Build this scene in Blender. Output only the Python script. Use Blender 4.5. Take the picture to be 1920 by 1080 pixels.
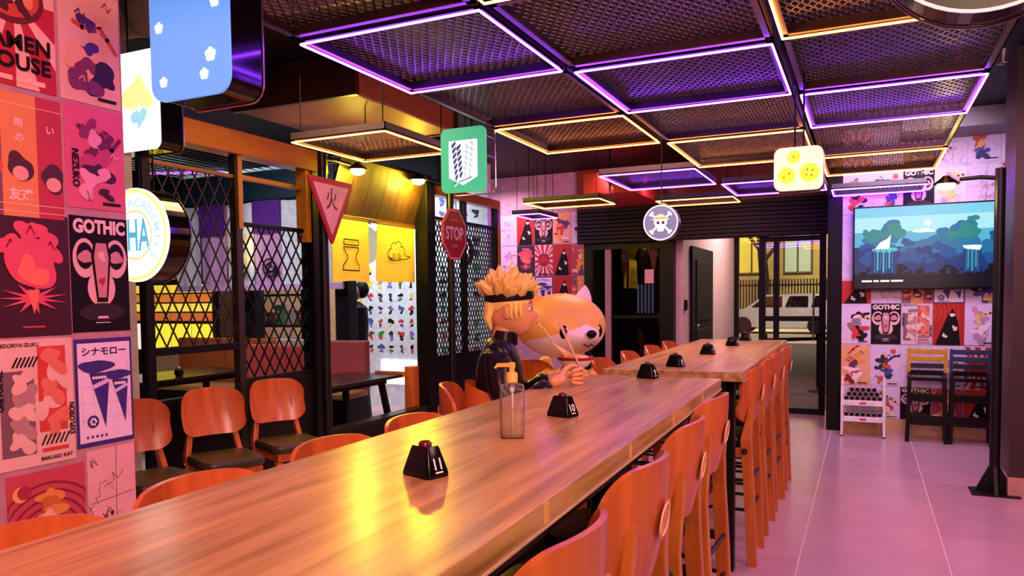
import bpy, bmesh, math, random
from mathutils import Vector, Matrix, Euler
from mathutils.geometry import tessellate_polygon
PI = math.pi
S = bpy.context.scene
COL = S.collection
for o in list(bpy.data.objects): bpy.data.objects.remove(o)

# ------------------------------------------------------------------ camera, world, lights, exposure
cam_d = bpy.data.cameras.new('camera'); cam = bpy.data.objects.new('camera', cam_d); COL.objects.link(cam)
fw = Vector((-0.42272069, 0.90490225, -0.04958965)); rt = Vector((0.90618954, 0.42273695, -0.01067664))
up = Vector((-0.01130206, 0.04945086, 0.99871261))
cam.matrix_world = Matrix(((rt.x, up.x, -fw.x, 0), (rt.y, up.y, -fw.y, 0), (rt.z, up.z, -fw.z, 1.45), (0, 0, 0, 1)))
cam_d.sensor_width = 36; cam_d.lens = 1419.03 / 1920 * 36; cam_d.shift_y = (628.76 - 540) / 1920
cam_d.clip_start = 0.02; cam_d.clip_end = 200
S.camera = cam
W = bpy.data.worlds.new('world'); S.world = W; W.use_nodes = True
W.node_tree.nodes['Background'].inputs[0].default_value = (0.10, 0.09, 0.14, 1)
W.node_tree.nodes['Background'].inputs[1].default_value = 0.12
S.view_settings.view_transform = 'Standard'; S.view_settings.look = 'None'
S.view_settings.exposure = 0.27; S.view_settings.gamma = 1; S.view_settings.use_curve_mapping = False
S.cycles.use_denoising = True; S.cycles.max_bounces = 6; S.cycles.transparent_max_bounces = 16
S.cycles.sample_clamp_indirect = 6; S.cycles.caustics_reflective = False; S.cycles.caustics_refractive = False

def area(loc, aim, size, power, col, spread=150, sy=None):  # serves both the room lamps and the added fill lights
    d = bpy.data.lights.new('area_light', 'AREA'); d.energy = power; d.color = col; d.size = size
    if sy: d.shape = 'RECTANGLE'; d.size_y = sy
    d.spread = math.radians(spread)
    o = bpy.data.objects.new('area_light', d); COL.objects.link(o); o.location = loc
    o.rotation_euler = (Vector(aim) - Vector(loc)).to_track_quat('-Z', 'Y').to_euler(); return o
def point(loc, power, col, r=0.05):
    d = bpy.data.lights.new('lamp_light', 'POINT'); d.energy = power; d.color = col; d.shadow_soft_size = r
    o = bpy.data.objects.new('lamp_light', d); COL.objects.link(o); o.location = loc; return o
# lamps of the part of the room behind the camera, and unseen fill lights added over the aisles and walls
area((0.9, -0.9, 2.75), (-1.2, 2.4, 0.7), 1.2, 62, (1.0, 0.60, 0.40))
area((-0.4, 0.2, 2.72), (-2.6, 1.3, 1.5), 0.6, 24, (1.0, 0.20, 0.38), 120)
area((-1.7, 5.6, 3.0), (-1.7, 5.6, 0), 1.0, 34, (1.0, 0.46, 0.42))
area((-2.9, 3.6, 2.9), (-3.3, 3.7, 0), 0.7, 20, (1.0, 0.58, 0.30))
area((0.35, 7.6, 2.95), (0.5, 8.9, 1.0), 0.9, 30, (0.90, 0.66, 1.0))
area((0.45, 5.2, 2.95), (0.35, 5.4, 0), 1.2, 36, (1.0, 0.40, 0.72))
area((1.6, 2.6, 2.8), (0.0, 3.4, 0.4), 1.0, 40, (1.0, 0.44, 0.50))
area((-2.6, 8.6, 2.95), (-3.9, 9.8, 1.6), 0.7, 22, (1.0, 0.26, 0.34))
area((-1.6, 8.6, 2.95), (-1.7, 8.8, 0), 0.8, 14, (1.0, 0.45, 0.5))
# annex behind the mesh screens
area((-6.0, 5.2, 3.0), (-6.0, 6.2, 0.8), 1.2, 40, (0.85, 0.85, 1.0))
area((-5.6, 7.6, 3.0), (-5.6, 8.6, 1.2), 1.0, 44, (0.85, 0.92, 1.0))
area((-7.3, 8.2, 3.0), (-7.6, 9.0, 1.0), 1.0, 40, (1.0, 0.75, 0.45))
area((-4.6, 9.2, 3.0), (-4.6, 9.4, 0.8), 0.6, 18, (1.0, 0.6, 0.8))
# lights added outside to brighten the vestibule wall and the street
area((-1.2, 12.4, 3.5), (-2.15, 12.0, 1.2), 1.0, 90, (1.0, 0.66, 0.64))
area((-4.0, 32.0, 9.0), (-4.5, 40.0, 2.0), 3.0, 2600, (1.0, 0.86, 0.55))
area((0.0, 22.0, 8.0), (-2.5, 26.0, 0.0), 3.0, 900, (1.0, 0.85, 0.75))

# ------------------------------------------------------------------ materials
MC = {}
def lin(h):
    h = h.lstrip('#'); v = [int(h[i:i + 2], 16) / 255 for i in (0, 2, 4)]
    return tuple((c / 12.92 if c <= 0.04045 else ((c + 0.055) / 1.055) ** 2.4) for c in v) + (1,)
def M(col, rough=0.5, metal=0.0, noise=0.12, scale=14.0, bump=0.0, coat=0.0, stretch=None):
    k = (col, rough, metal, noise, scale, bump, coat, stretch)
    if k in MC: return MC[k]
    m = bpy.data.materials.new('mat_' + col.lstrip('#')); m.use_nodes = True; nt = m.node_tree; b = nt.nodes['Principled BSDF']
    b.inputs['Roughness'].default_value = rough; b.inputs['Metallic'].default_value = metal
    if coat: b.inputs['Coat Weight'].default_value = coat; b.inputs['Coat Roughness'].default_value = 0.12
    c = lin(col)
    if max(c[:3]) < 0.02 and not metal: b.inputs['Specular IOR Level'].default_value = 0.22
    n = nt.nodes.new('ShaderNodeTexNoise'); n.inputs['Scale'].default_value = scale; n.inputs['Detail'].default_value = 3
    tc = nt.nodes.new('ShaderNodeTexCoord'); src = tc.outputs['Object']
    if stretch:
        mp = nt.nodes.new('ShaderNodeMapping'); mp.inputs['Scale'].default_value = stretch; nt.links.new(src, mp.inputs['Vector']); src = mp.outputs['Vector']
    nt.links.new(src, n.inputs['Vector'])
    r = nt.nodes.new('ShaderNodeValToRGB'); e = r.color_ramp.elements
    e[0].position = 0.3; e[1].position = 0.7
    e[0].color = tuple(x * (1 - noise) for x in c[:3]) + (1,); e[1].color = tuple(min(1, x * (1 + noise)) for x in c[:3]) + (1,)
    nt.links.new(n.outputs['Fac'], r.inputs['Fac']); nt.links.new(r.outputs['Color'], b.inputs['Base Color'])
    if bump:
        bp = nt.nodes.new('ShaderNodeBump'); bp.inputs['Strength'].default_value = bump; bp.inputs['Distance'].default_value = 0.01
        nt.links.new(n.outputs['Fac'], bp.inputs['Height']); nt.links.new(bp.outputs['Normal'], b.inputs['Normal'])
    MC[k] = m; return m
def EM(col, s, base=None):
    k = ('em', col, s, base)
    if k in MC: return MC[k]
    m = bpy.data.materials.new('glow_' + col.lstrip('#')); m.use_nodes = True; b = m.node_tree.nodes['Principled BSDF']
    b.inputs['Base Color'].default_value = lin(base or col); b.inputs['Roughness'].default_value = 0.35
    b.inputs['Emission Color'].default_value = lin(col); b.inputs['Emission Strength'].default_value = s
    MC[k] = m; return m
def WOOD(name, dark, light, rough, sc, axis, coat=0.0):
    k = ('wood', name)
    if k in MC: return MC[k]
    m = bpy.data.materials.new(name); m.use_nodes = True; nt = m.node_tree; b = nt.nodes['Principled BSDF']
    tc = nt.nodes.new('ShaderNodeTexCoord'); mp = nt.nodes.new('ShaderNodeMapping')
    s = [sc, sc, sc]; s[axis] = sc * 0.06; mp.inputs['Scale'].default_value = s
    n = nt.nodes.new('ShaderNodeTexNoise'); n.inputs['Scale'].default_value = 1; n.inputs['Detail'].default_value = 5; n.inputs['Roughness'].default_value = 0.55
    r = nt.nodes.new('ShaderNodeValToRGB'); e = r.color_ramp.elements; e[0].position = 0.32; e[1].position = 0.68
    e[0].color = lin(dark); e[1].color = lin(light)
    nt.links.new(tc.outputs['Object'], mp.inputs['Vector']); nt.links.new(mp.outputs['Vector'], n.inputs['Vector'])
    nt.links.new(n.outputs['Fac'], r.inputs['Fac']); nt.links.new(r.outputs['Color'], b.inputs['Base Color'])
    b.inputs['Roughness'].default_value = rough
    if coat: b.inputs['Coat Weight'].default_value = coat; b.inputs['Coat Roughness'].default_value = 0.2
    MC[k] = m; return m
def GLASS(name, tint, refl=0.10, rough=0.02, milk=0.0):
    k = ('glass', name)
    if k in MC: return MC[k]
    m = bpy.data.materials.new(name); m.use_nodes = True; nt = m.node_tree; nt.nodes.remove(nt.nodes['Principled BSDF'])
    out = nt.nodes['Material Output']; t = nt.nodes.new('ShaderNodeBsdfTransparent'); t.inputs[0].default_value = lin(tint)
    g = nt.nodes.new('ShaderNodeBsdfGlossy'); g.inputs['Roughness'].default_value = rough
    f = nt.nodes.new('ShaderNodeLayerWeight'); f.inputs['Blend'].default_value = refl
    mx = nt.nodes.new('ShaderNodeMixShader'); nt.links.new(f.outputs['Fresnel'], mx.inputs[0])
    nt.links.new(t.outputs[0], mx.inputs[1]); nt.links.new(g.outputs[0], mx.inputs[2]); last = mx
    if milk:
        df = nt.nodes.new('ShaderNodeBsdfDiffuse'); df.inputs[0].default_value = (0.95, 0.9, 0.9, 1); tl = nt.nodes.new('ShaderNodeBsdfTranslucent'); tl.inputs[0].default_value = (0.95, 0.9, 0.9, 1)
        ad = nt.nodes.new('ShaderNodeMixShader'); nt.links.new(df.outputs[0], ad.inputs[1]); nt.links.new(tl.outputs[0], ad.inputs[2])
        m2 = nt.nodes.new('ShaderNodeMixShader'); m2.inputs[0].default_value = milk; nt.links.new(mx.outputs[0], m2.inputs[1]); nt.links.new(ad.outputs[0], m2.inputs[2]); last = m2
    nt.links.new(last.outputs[0], out.inputs['Surface'])
    MC[k] = m; return m
BLK = M('#0a090b', 0.42, 0.0, 0.2); BLKM = M('#101012', 0.38, 0.3, 0.2); STEEL = M('#8a8a90', 0.25, 1.0, 0.05)
WHITE = M('#e8e4e6', 0.5, 0, 0.04); CREAM = M('#e8dcc8', 0.6, 0, 0.05)
TABLEW = WOOD('table_oak', '#8c6638', '#d6ac6c', 0.28, 26, 1, 0.15)
STOOLW = WOOD('orange_beech', '#a85422', '#cc7232', 0.33, 22, 2, 0.3)
PLYW = WOOD('orange_plywood', '#ae5226', '#cd6c34', 0.33, 22, 2, 0.3)

# ------------------------------------------------------------------ mesh helpers
class B:
    def __init__(s): s.v = []; s.f = []; s.m = []
    def add(s, vs, fs, mi=0):
        n = len(s.v); s.v += [tuple(p) for p in vs]; s.f += [tuple(i + n for i in q) for q in fs]; s.m += [mi] * len(fs); return s
    def box(s, c, d, mi=0, rz=0.0, rot=None):
        R = rot or Matrix.Rotation(rz, 3, 'Z'); c = Vector(c); x, y, z = d[0] / 2, d[1] / 2, d[2] / 2
        vs = [c + R @ Vector(p) for p in ((-x, -y, -z), (x, -y, -z), (x, y, -z), (-x, y, -z), (-x, -y, z), (x, -y, z), (x, y, z), (-x, y, z))]
        return s.add(vs, [(0, 3, 2, 1), (4, 5, 6, 7), (0, 1, 5, 4), (1, 2, 6, 5), (2, 3, 7, 6), (3, 0, 4, 7)], mi)
    def bx(s, a, b, mi=0):
        return s.box([(a[i] + b[i]) / 2 for i in range(3)], [abs(b[i] - a[i]) for i in range(3)], mi)
    def cbox(s, a, b, c=0.006, mi=0):           # box with chamfered edges
        bm = bmesh.new(); bmesh.ops.create_cube(bm, size=1)
        for v in bm.verts: v.co = Vector([(a[i] + b[i]) / 2 + v.co[i] * abs(b[i] - a[i]) for i in range(3)])
        bmesh.ops.bevel(bm, geom=bm.edges[:], offset=c, segments=2, affect='EDGES', profile=0.6)
        bm.verts.index_update(); s.add([v.co for v in bm.verts], [[v.index for v in f.verts] for f in bm.faces], mi); bm.free(); return s
    def tube(s, path, r, n=8, mi=0, caps=True, closed=False):
        P = [Vector(p) for p in path]; rs = r if isinstance(r, (list, tuple)) else [r] * len(P); vs = []; fs = []
        ref = None; L = len(P)
        for i, p in enumerate(P):
            if closed: t = (P[(i + 1) % L] - P[i - 1]).normalized()
            else: t = (P[min(i + 1, L - 1)] - P[max(i - 1, 0)]).normalized()
            if ref is None: ref = t.orthogonal().normalized()
            a = (ref - t * ref.dot(t))
            a = a.normalized() if a.length > 1e-6 else t.orthogonal().normalized()
            ref = a; b = t.cross(a)
            for k in range(n):
                w = 2 * PI * (k + 0.5) / n; vs.append(p + (a * math.cos(w) + b * math.sin(w)) * rs[i])
        for i in range(L if closed else L - 1):
            j = (i + 1) % L
            for k in range(n): fs.append((i * n + k, i * n + (k + 1) % n, j * n + (k + 1) % n, j * n + k))
        if caps and not closed: fs.append(tuple(range(n - 1, -1, -1))); fs.append(tuple((L - 1) * n + k for k in range(n)))
        return s.add(vs, fs, mi)
    def bar(s, p, q, w, h, mi=0, upv=(0, 0, 1)):
        p = Vector(p); q = Vector(q); t = (q - p); l = t.length; t.normalize(); u = Vector(upv)
        if abs(t.dot(u)) > 0.98: u = Vector((1, 0, 0))
        a = t.cross(u).normalized(); b = a.cross(t)
        vs = [pt + a * sx * w / 2 + b * sz * h / 2 for pt in (p, q) for sx, sz in ((-1, -1), (1, -1), (1, 1), (-1, 1))]
        return s.add(vs, [(0, 1, 2, 3), (7, 6, 5, 4), (0, 4, 5, 1), (1, 5, 6, 2), (2, 6, 7, 3), (3, 7, 4, 0)], mi)
    def lathe(s, prof, c=(0, 0, 0), n=24, mi=0, M3=None):
        c = Vector(c); vs = []; fs = []; R = M3 or Matrix.Identity(3)
        for (r, z) in prof:
            for k in range(n): vs.append(c + R @ Vector((max(r, 1e-5) * math.cos(2 * PI * k / n), max(r, 1e-5) * math.sin(2 * PI * k / n), z)))
        for i in range(len(prof) - 1):
            for k in range(n): fs.append((i * n + k, i * n + (k + 1) % n, (i + 1) * n + (k + 1) % n, (i + 1) * n + k))
        if prof[0][0] > 1e-4: fs.append(tuple(range(n - 1, -1, -1)))
        if prof[-1][0] > 1e-4: fs.append(tuple((len(prof) - 1) * n + k for k in range(n)))
        return s.add(vs, fs, mi)
    def grid(s, rows, mi=0, closed=False):
        n = len(rows[0]); vs = [p for r in rows for p in r]; fs = []
        for i in range(len(rows) - 1):
            for k in range(n if closed else n - 1):
                fs.append((i * n + k, i * n + (k + 1) % n, (i + 1) * n + (k + 1) % n, (i + 1) * n + k))
        return s.add(vs, fs, mi)
    def prism(s, poly, y0, y1, mi=0, mside=None):      # polygon in x,z extruded along y (front face at y0 faces -y)
        n = len(poly); vs = [(x, y0, z) for x, z in poly] + [(x, y1, z) for x, z in poly]
        s.add(vs, [tuple(range(n))], mi); s.add(vs, [tuple(range(2 * n - 1, n - 1, -1))], mi)
        return s.add(vs, [(i + n, (i + 1) % n + n, (i + 1) % n, i) for i in range(n)], mi if mside is None else mside)
    def ball(s, c, r, n=16, mi=0, fn=None):
        c = Vector(c); rows = []
        for i in range(n + 1):
            th = PI * i / n; row = []
            for k in range(2 * n):
                ph = PI * k / n; d = Vector((math.sin(th) * math.cos(ph), math.sin(th) * math.sin(ph), -math.cos(th)))
                q = Vector((d.x * r[0], d.y * r[1], d.z * r[2]))
                if fn: q = fn(d, q)
                row.append(c + q)
            rows.append(row)
        return s.grid(rows, mi, True)
    def flat(s, poly, layer=1, mi=0):                  # thin print on a face that looks along -y
        a = sum(poly[i][0] * poly[(i + 1) % len(poly)][1] - poly[(i + 1) % len(poly)][0] * poly[i][1] for i in range(len(poly)))
        if a < 0: poly = poly[::-1]
        return s.add([(x, -0.0012 * layer, z) for x, z in poly], [tuple(range(len(poly)))], mi)
    def rect(s, x0, z0, x1, z1, layer=1, mi=0): return s.flat([(x0, z0), (x1, z0), (x1, z1), (x0, z1)], layer, mi)
    def disc(s, x, z, rx, rz=None, layer=1, mi=0, n=28, a0=0):
        rz = rx if rz is None else rz
        return s.flat([(x + rx * math.cos(a0 + 2 * PI * k / n), z + rz * math.sin(a0 + 2 * PI * k / n)) for k in range(n)], layer, mi)
    def ring(s, x, z, r0, r1, layer=1, mi=0, n=36, a0=0, a1=2 * PI):
        for k in range(n):
            p, q = a0 + (a1 - a0) * k / n, a0 + (a1 - a0) * (k + 1) / n
            s.flat([(x + r0 * math.cos(p), z + r0 * math.sin(p)), (x + r1 * math.cos(p), z + r1 * math.sin(p)),
                    (x + r1 * math.cos(q), z + r1 * math.sin(q)), (x + r0 * math.cos(q), z + r0 * math.sin(q))], layer, mi)
        return s
    def stroke(s, pts, w, layer=1, mi=0, closed=False):
        n = len(pts)
        for i in range(n if closed else n - 1):
            a = Vector(pts[i]); b = Vector(pts[(i + 1) % n]); t = b - a
            if t.length < 1e-6: continue
            t.normalize(); nn = Vector((-t.y, t.x)) * w / 2; a = a - t * w * 0.4; b = b + t * w * 0.4
            s.flat([tuple(a - nn), tuple(b - nn), tuple(b + nn), tuple(a + nn)], layer, mi)
        return s
    def blob(s, x, z, r, seed, layer=1, mi=0, k=0.3, sx=1.0, sz=1.0):
        rr = random.Random(seed); ph = [rr.uniform(0, 6.28) for _ in range(4)]; am = [k, k * 0.6, k * 0.4, k * 0.25]
        pts = []
        for i in range(36):
            a = 2 * PI * i / 36; q = r * (1 + sum(am[j] * math.sin((j + 2) * a + ph[j]) for j in range(4)))
            pts.append((x + q * math.cos(a) * sx, z + q * math.sin(a) * sz))
        return s.flat(pts, layer, mi)
    def text(s, t, x, z, size, layer=2, mi=0, align='CENTER', bold=0.0, rot=0.0, sx=1.0):
        vs, fs = glyphs(t, bold); 
        if not vs: return s
        x0 = min(v[0] for v in vs); x1 = max(v[0] for v in vs); z0 = min(v[1] for v in vs); z1 = max(v[1] for v in vs)
        cx = {'CENTER': (x0 + x1) / 2, 'LEFT': x0, 'RIGHT': x1}[align]; cz = (z0 + z1) / 2
        k = size / max(1e-6, z1 - z0); c, si = math.cos(rot), math.sin(rot)
        out = []
        for v in vs:
            a, b = (v[0] - cx) * k * sx, (v[1] - cz) * k; out.append((x + a * c - b * si, -0.0012 * layer, z + a * si + b * c))
        return s.add(out, fs, mi)
    def textw(s, t, x, z, w, h, layer=2, mi=0, bold=0.0, rot=0.0):        # text stretched to a width and height
        vs, fs = glyphs(t, bold); ww = max(v[0] for v in vs) - min(v[0] for v in vs); hh = max(v[1] for v in vs) - min(v[1] for v in vs)
        return s.text(t, x, z, h, layer, mi, 'CENTER', bold, rot, (w / ww) / (h / hh))
    def build(s, name, mats, parent=None, smooth=False, loc=None, rz=0.0, bevel=0.0):
        me = bpy.data.meshes.new(name); me.from_pydata(s.v, [], s.f)
        for m in (mats if isinstance(mats, (list, tuple)) else [mats]): me.materials.append(m)
        if max(s.m or [0]): me.polygons.foreach_set('material_index', s.m)
        if smooth:
            me.polygons.foreach_set('use_smooth', [True] * len(me.polygons))
            try: me.set_sharp_from_angle(angle=math.radians(45))
            except Exception: pass
        me.update(); o = bpy.data.objects.new(name, me); COL.objects.link(o)
        if parent: o.parent = parent
        if loc: o.location = loc
        o.rotation_euler[2] = rz
        if bevel:
            md = o.modifiers.new('bevel', 'BEVEL'); md.width = bevel; md.segments = 2; md.limit_method = 'ANGLE'
        return o
GC = {}
def glyphs(t, bold=0.0):
    k = (t, bold)
    if k in GC: return GC[k]
    c = bpy.data.curves.new('t', 'FONT'); c.body = t; c.resolution_u = 3; c.offset = bold
    o = bpy.data.objects.new('t', c); COL.objects.link(o); bpy.context.view_layer.update()
    me = o.evaluated_get(bpy.context.evaluated_depsgraph_get()).to_mesh()
    vs = [tuple(v.co[:2]) for v in me.vertices]; fs = []
    for p in me.polygons:
        q = list(p.vertices)
        a = sum(vs[q[i]][0] * vs[q[(i + 1) % len(q)]][1] - vs[q[(i + 1) % len(q)]][0] * vs[q[i]][1] for i in range(len(q)))
        fs.append(tuple(q if a > 0 else q[::-1]))
    bpy.data.objects.remove(o); bpy.data.curves.remove(c); GC[k] = (vs, fs); return GC[k]
def tag(o, label=None, cat=None, group=None, kind=None):
    if label: o['label'] = label
    if cat: o['category'] = cat
    if group: o['group'] = group
    if kind: o['kind'] = kind
    return o
def thing(name, label, cat, loc=(0, 0, 0), rz=0.0, group=None):
    o = bpy.data.objects.new(name, None); COL.objects.link(o); o.location = loc; o.rotation_euler[2] = rz; o.empty_display_size = 0.1
    return tag(o, label, cat, group)
def copy_tree(o, parent=None):
    c = o.copy(); COL.objects.link(c)
    if parent: c.parent = parent
    for ch in list(o.children): copy_tree(ch, c)
    return c
def struct(o): o['kind'] = 'structure'; return o
def rrect(x0, z0, x1, z1, r, n=6):
    P = []
    for cx, cz, a in ((x1 - r, z1 - r, 0), (x0 + r, z1 - r, PI / 2), (x0 + r, z0 + r, PI), (x1 - r, z0 + r, 1.5 * PI)):
        for k in range(n + 1): P.append((cx + r * math.cos(a + PI / 2 * k / n), cz + r * math.sin(a + PI / 2 * k / n)))
    return P
def circ(x, z, r, n=40): return [(x + r * math.cos(2 * PI * k / n), z + r * math.sin(2 * PI * k / n)) for k in range(n)]
def skin(name, verts, edges, radii, mat, parent, sub=2, loc=None):
    me = bpy.data.meshes.new(name); me.from_pydata(verts, edges, []); o = bpy.data.objects.new(name, me); COL.objects.link(o)
    md = o.modifiers.new('skin', 'SKIN'); md.use_smooth_shade = True
    for i, r in enumerate(radii):
        sv = me.skin_vertices[0].data[i]; sv.radius = r if isinstance(r, tuple) else (r, r); sv.use_root = (i == 0)
    sb = o.modifiers.new('sub', 'SUBSURF'); sb.levels = sub; sb.render_levels = sub
    bpy.context.view_layer.update(); dg = bpy.context.evaluated_depsgraph_get()
    nm = bpy.data.meshes.new_from_object(o.evaluated_get(dg)); o.modifiers.clear(); o.data = nm
    nm.materials.clear(); nm.materials.append(mat); nm.polygons.foreach_set('use_smooth', [True] * len(nm.polygons))
    if parent: o.parent = parent
    if loc: o.location = loc
    return o
# ------------------------------------------------------------------ setting
fl = struct(B().bx((-9, -1.7, -0.2), (3.2, 9.86, -0.0025)).build('floor', M('#f2dce0', 0.7)))
tm = [B().cbox((0.002, 0.002, -0.008), (0.733, 0.733, 0.0), 0.001).build('tile', M(c, 0.2, 0, 0.05, 3), fl) for c in ('#bd98a4', '#b6909d')]
first = [True, True]
rr = random.Random(4)
for i in range(-12, 5):
    for j in range(-11, 5):
        k = rr.randrange(2)
        if first[k]: t = tm[k]; first[k] = False
        else: t = tm[k].copy(); COL.objects.link(t)
        t.location = (-0.315 + 0.735 * i, 6.585 + 0.735 * j, 0)
struct(B().bx((-9, -1.7, 3.15), (3.2, 9.9, 3.3)).build('ceiling', M('#151014', 0.6)))
struct(B().bx((-2.78, -1.7, 0), (-2.6, 2.045, 3.15)).build('wall_left', M('#b98a90', 0.6)))
struct(B().bx((-0.226, 8.7, 0), (3.2, 8.86, 3.15)).build('wall_back', M('#cdbcd0', 0.6)))
struct(B().bx((-6.6, 9.8, 0), (-3.46, 9.95, 3.15)).build('wall_rear', M('#b89aa4', 0.6)))
struct(B().bx((3.05, -1.7, 0), (3.2, 8.7, 3.15)).build('wall_right', M('#8a6f70', 0.7)))
struct(B().bx((-9, -1.85, 0), (3.2, -1.7, 3.15)).build('wall_front', M('#7a5f60', 0.7)))
struct(B().bx((-9.1, -1.7, 0), (-9, 9.9, 3.15)).build('wall_annex', M('#a08a78', 0.7)))
struct(B().bx((-9, 9.8, 0), (-6.6, 9.95, 3.15)).build('wall_far', M('#b6a190', 0.7)))
struct(B().bx((-0.37, 8.72, 0), (-0.226, 9.85, 3.15)).build('trim_1', BLK))
tr = struct(B().bx((0.935, 6.3, 0.14), (1.55, 6.75, 3.15)).build('trim_2', M('#3a2422', 0.45)))
B().bx((0.93, 6.29, 0), (1.56, 6.76, 0.14)).build('base_block', M('#c79a86', 0.4), tr)
struct(B().bx((0.3, 8.15, 2.98), (3.1, 8.72, 3.15)).build('trim_3', M('#6e6468', 0.6)))
struct(B().bx((-2.95, 8.3, 2.62), (-2.35, 9.75, 2.86)).build('trim_4', M('#b5332f', 0.5)))
struct(B().bx((-3.55, 9.72, 2.62), (-0.37, 9.9, 3.15)).build('trim_5', M('#6a1c1c', 0.5)))
struct(B().bx((-0.2, 8.683, 0), (3.05, 8.7, 0.15)).build('baseboard_back', M('#d0a878', 0.4)))
struct(B().cbox((-4.14, 2.80, 0), (-4.0, 3.2, 3.15), 0.01).build('trim_6', M('#a9a48f', 0.6)))

# roller shutter over the entrance
sh = thing('roller_shutter', 'black slatted roller shutter rolled down above the entrance glass', 'shutter', (-1.9, 9.62, 2.16))
B().bx((-1.62, 0.05, 0), (1.55, 0.12, 0.46)).build('housing', BLK, sh)
sl = B().cbox((-1.62, 0.0, 0.0), (1.55, 0.05, 0.048), 0.012).build('slat', M('#150e10', 0.45), sh)
for k in range(1, 9): c = sl.copy(); COL.objects.link(c); c.location = (0, 0, 0.0505 * k)
# entrance: fixed window, open passage, glass door
w = struct(B().bx((-3.46, 9.74, 0), (-3.36, 9.84, 2.16)).bx((-2.42, 9.72, 0), (-2.24, 9.86, 2.16)).bx((-3.36, 9.74, 2.08), (-2.42, 9.84, 2.16))
           .bx((-3.36, 9.74, 0), (-2.42, 9.84, 0.1)).build('window_1', BLK))
B().bx((-3.17, 9.75, 0.1), (-3.09, 9.83, 2.08)).build('mullion', M('#9a7078', 0.4), w)
B().bx((-3.36, 9.76, 1.16), (-2.42, 9.82, 1.20)).build('rail', BLK, w)
B().bx((-3.36, 9.785, 0.1), (-2.42, 9.795, 2.08)).build('pane', GLASS('dark_glass', '#5b5560', 0.5), w)
B().bx((-2.62, 9.725, 1.62), (-2.50, 9.735, 1.80)).build('notice', M('#d49a9c', 0.5), w)
d = struct(B().bx((-1.49, 9.75, 0), (-1.44, 9.84, 2.16)).bx((-1.19, 9.74, 0), (-1.12, 9.85, 2.16)).bx((-0.50, 9.74, 0), (-0.43, 9.85, 2.16))
           .bx((-1.12, 9.76, 0), (-0.50, 9.83, 0.07)).bx((-1.12, 9.76, 2.10), (-0.50, 9.83, 2.16)).bx((-1.12, 9.76, 1.13), (-0.5, 9.83, 1.19)).build('door_1', BLK))
B().bx((-1.02, 9.74, 0.07), (-0.96, 9.84, 2.10)).build('stile', BLK, d)
B().bx((-1.12, 9.79, 0.07), (-0.50, 9.80, 2.10)).build('pane', GLASS('door_glass', '#e8e4e0', 0.42), d)
B().bx((-0.43, 9.79, 0.0), (-0.375, 9.80, 2.16)).build('side_pane', GLASS('door_glass', '#e8e4e0', 0.42), d)
B().bx((-1.44, 9.79, 0.0), (-1.19, 9.80, 2.16)).build('side_pane', GLASS('door_glass', '#e8e4e0', 0.42), d)
B().tube([(-0.56, 9.70, 0.9), (-0.56, 9.70, 1.5)], 0.012).bar((-0.56, 9.70, 0.95), (-0.56, 9.76, 0.95), .015, .015).bar((-0.56, 9.70, 1.45), (-0.56, 9.76, 1.45), .015, .015).build('handle', STEEL, d)
# vestibule
struct(B().bx((-2.3, 9.87, 0), (-2.15, 14.6, 3.6)).build('wall_vestibule', M('#d2b4b0', 0.6)))
d2 = struct(B().bx((-2.15, 10.28, 0), (-2.11, 11.78, 2.12)).build('door_2', M('#0d090a', 0.6)))
for z0, z1 in ((0.25, 0.98), (1.1, 1.95)): B().cbox((-2.115, 10.5, z0), (-2.095, 11.56, z1), 0.008).build('panel', M('#100b0c', 0.6), d2)
B().ball((-2.07, 10.42, 1.03), (.035, .03, .03), 8).build('knob', STEEL, d2, True)
ins = thing('wall_switch', 'small black switch box on the pink vestibule wall beside the dark door', 'switch', (-2.15, 9.98, 1.33))
B().cbox((0, -0.04, -0.07), (0.03, 0.04, 0.07), .006).build('body', BLK, ins); B().cbox((0.03, -0.015, -0.03), (0.04, 0.015, 0.03), .004).build('button', M('#3a3438', .4), ins)
struct(B().bx((-5.2, 11.2, 0), (-2.3, 11.35, 3.4)).build('wall_lobby', M('#3a3038', 0.7)))
lt = thing('lit_slat_screen', 'screen of white lit vertical slats seen through the dark window', 'screen', (-2.98, 11.1, 1.18))
B().bx((-0.16, 0.02, -1.18), (0.16, 0.08, 0.50)).build('back_board', BLK, lt)
for k in range(5): B().bx((-0.125 + .055 * k, 0.0, 0.02), (-0.10 + .055 * k, 0.02, 0.45)).build('slat', EM('#dfeaff', 5), lt)
# street outside
struct(B().bx((-40, 9.9, -0.05), (40, 60, -0.01)).build('pavement', M('#57524f', 0.8, 0, 0.2, 2)))
struct(B().bx((-40, 24, -0.01), (40, 34, 0.0)).build('road', M('#b8aca2', 0.8, 0, 0.1, 1)))
for i, (xx, yy) in enumerate(((-1.35, 11.6), (-0.62, 12.2))):
    b = thing('barrier_post', ('left' if i == 0 else 'right') + ' black barrier post on the pavement beyond the glass door', 'post', (xx, yy, -0.01), 0, 'barrier posts outside')
    B().lathe([(.16, 0), (.16, .02), (.03, .04), (.04, .1), (.04, .82), (.055, .83), (.055, .89), (.0, .9)], n=14).build('pole', BLK, b, True)
    B().bar((0.0, 0, .80), ((0.75 if i else 0.73), 0.6 if i == 0 else 0.1, .80), .05, .05).build('rail', BLK, b)
bd = thing('building', 'yellow lit street building with tall windows across the road', 'building', (-4, 44, 0))
B().bx((-12, 0, 0), (14, 3, 11)).build('wall', M('#b7a468', 0.8, 0, 0.15, 0.6), bd)
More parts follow.
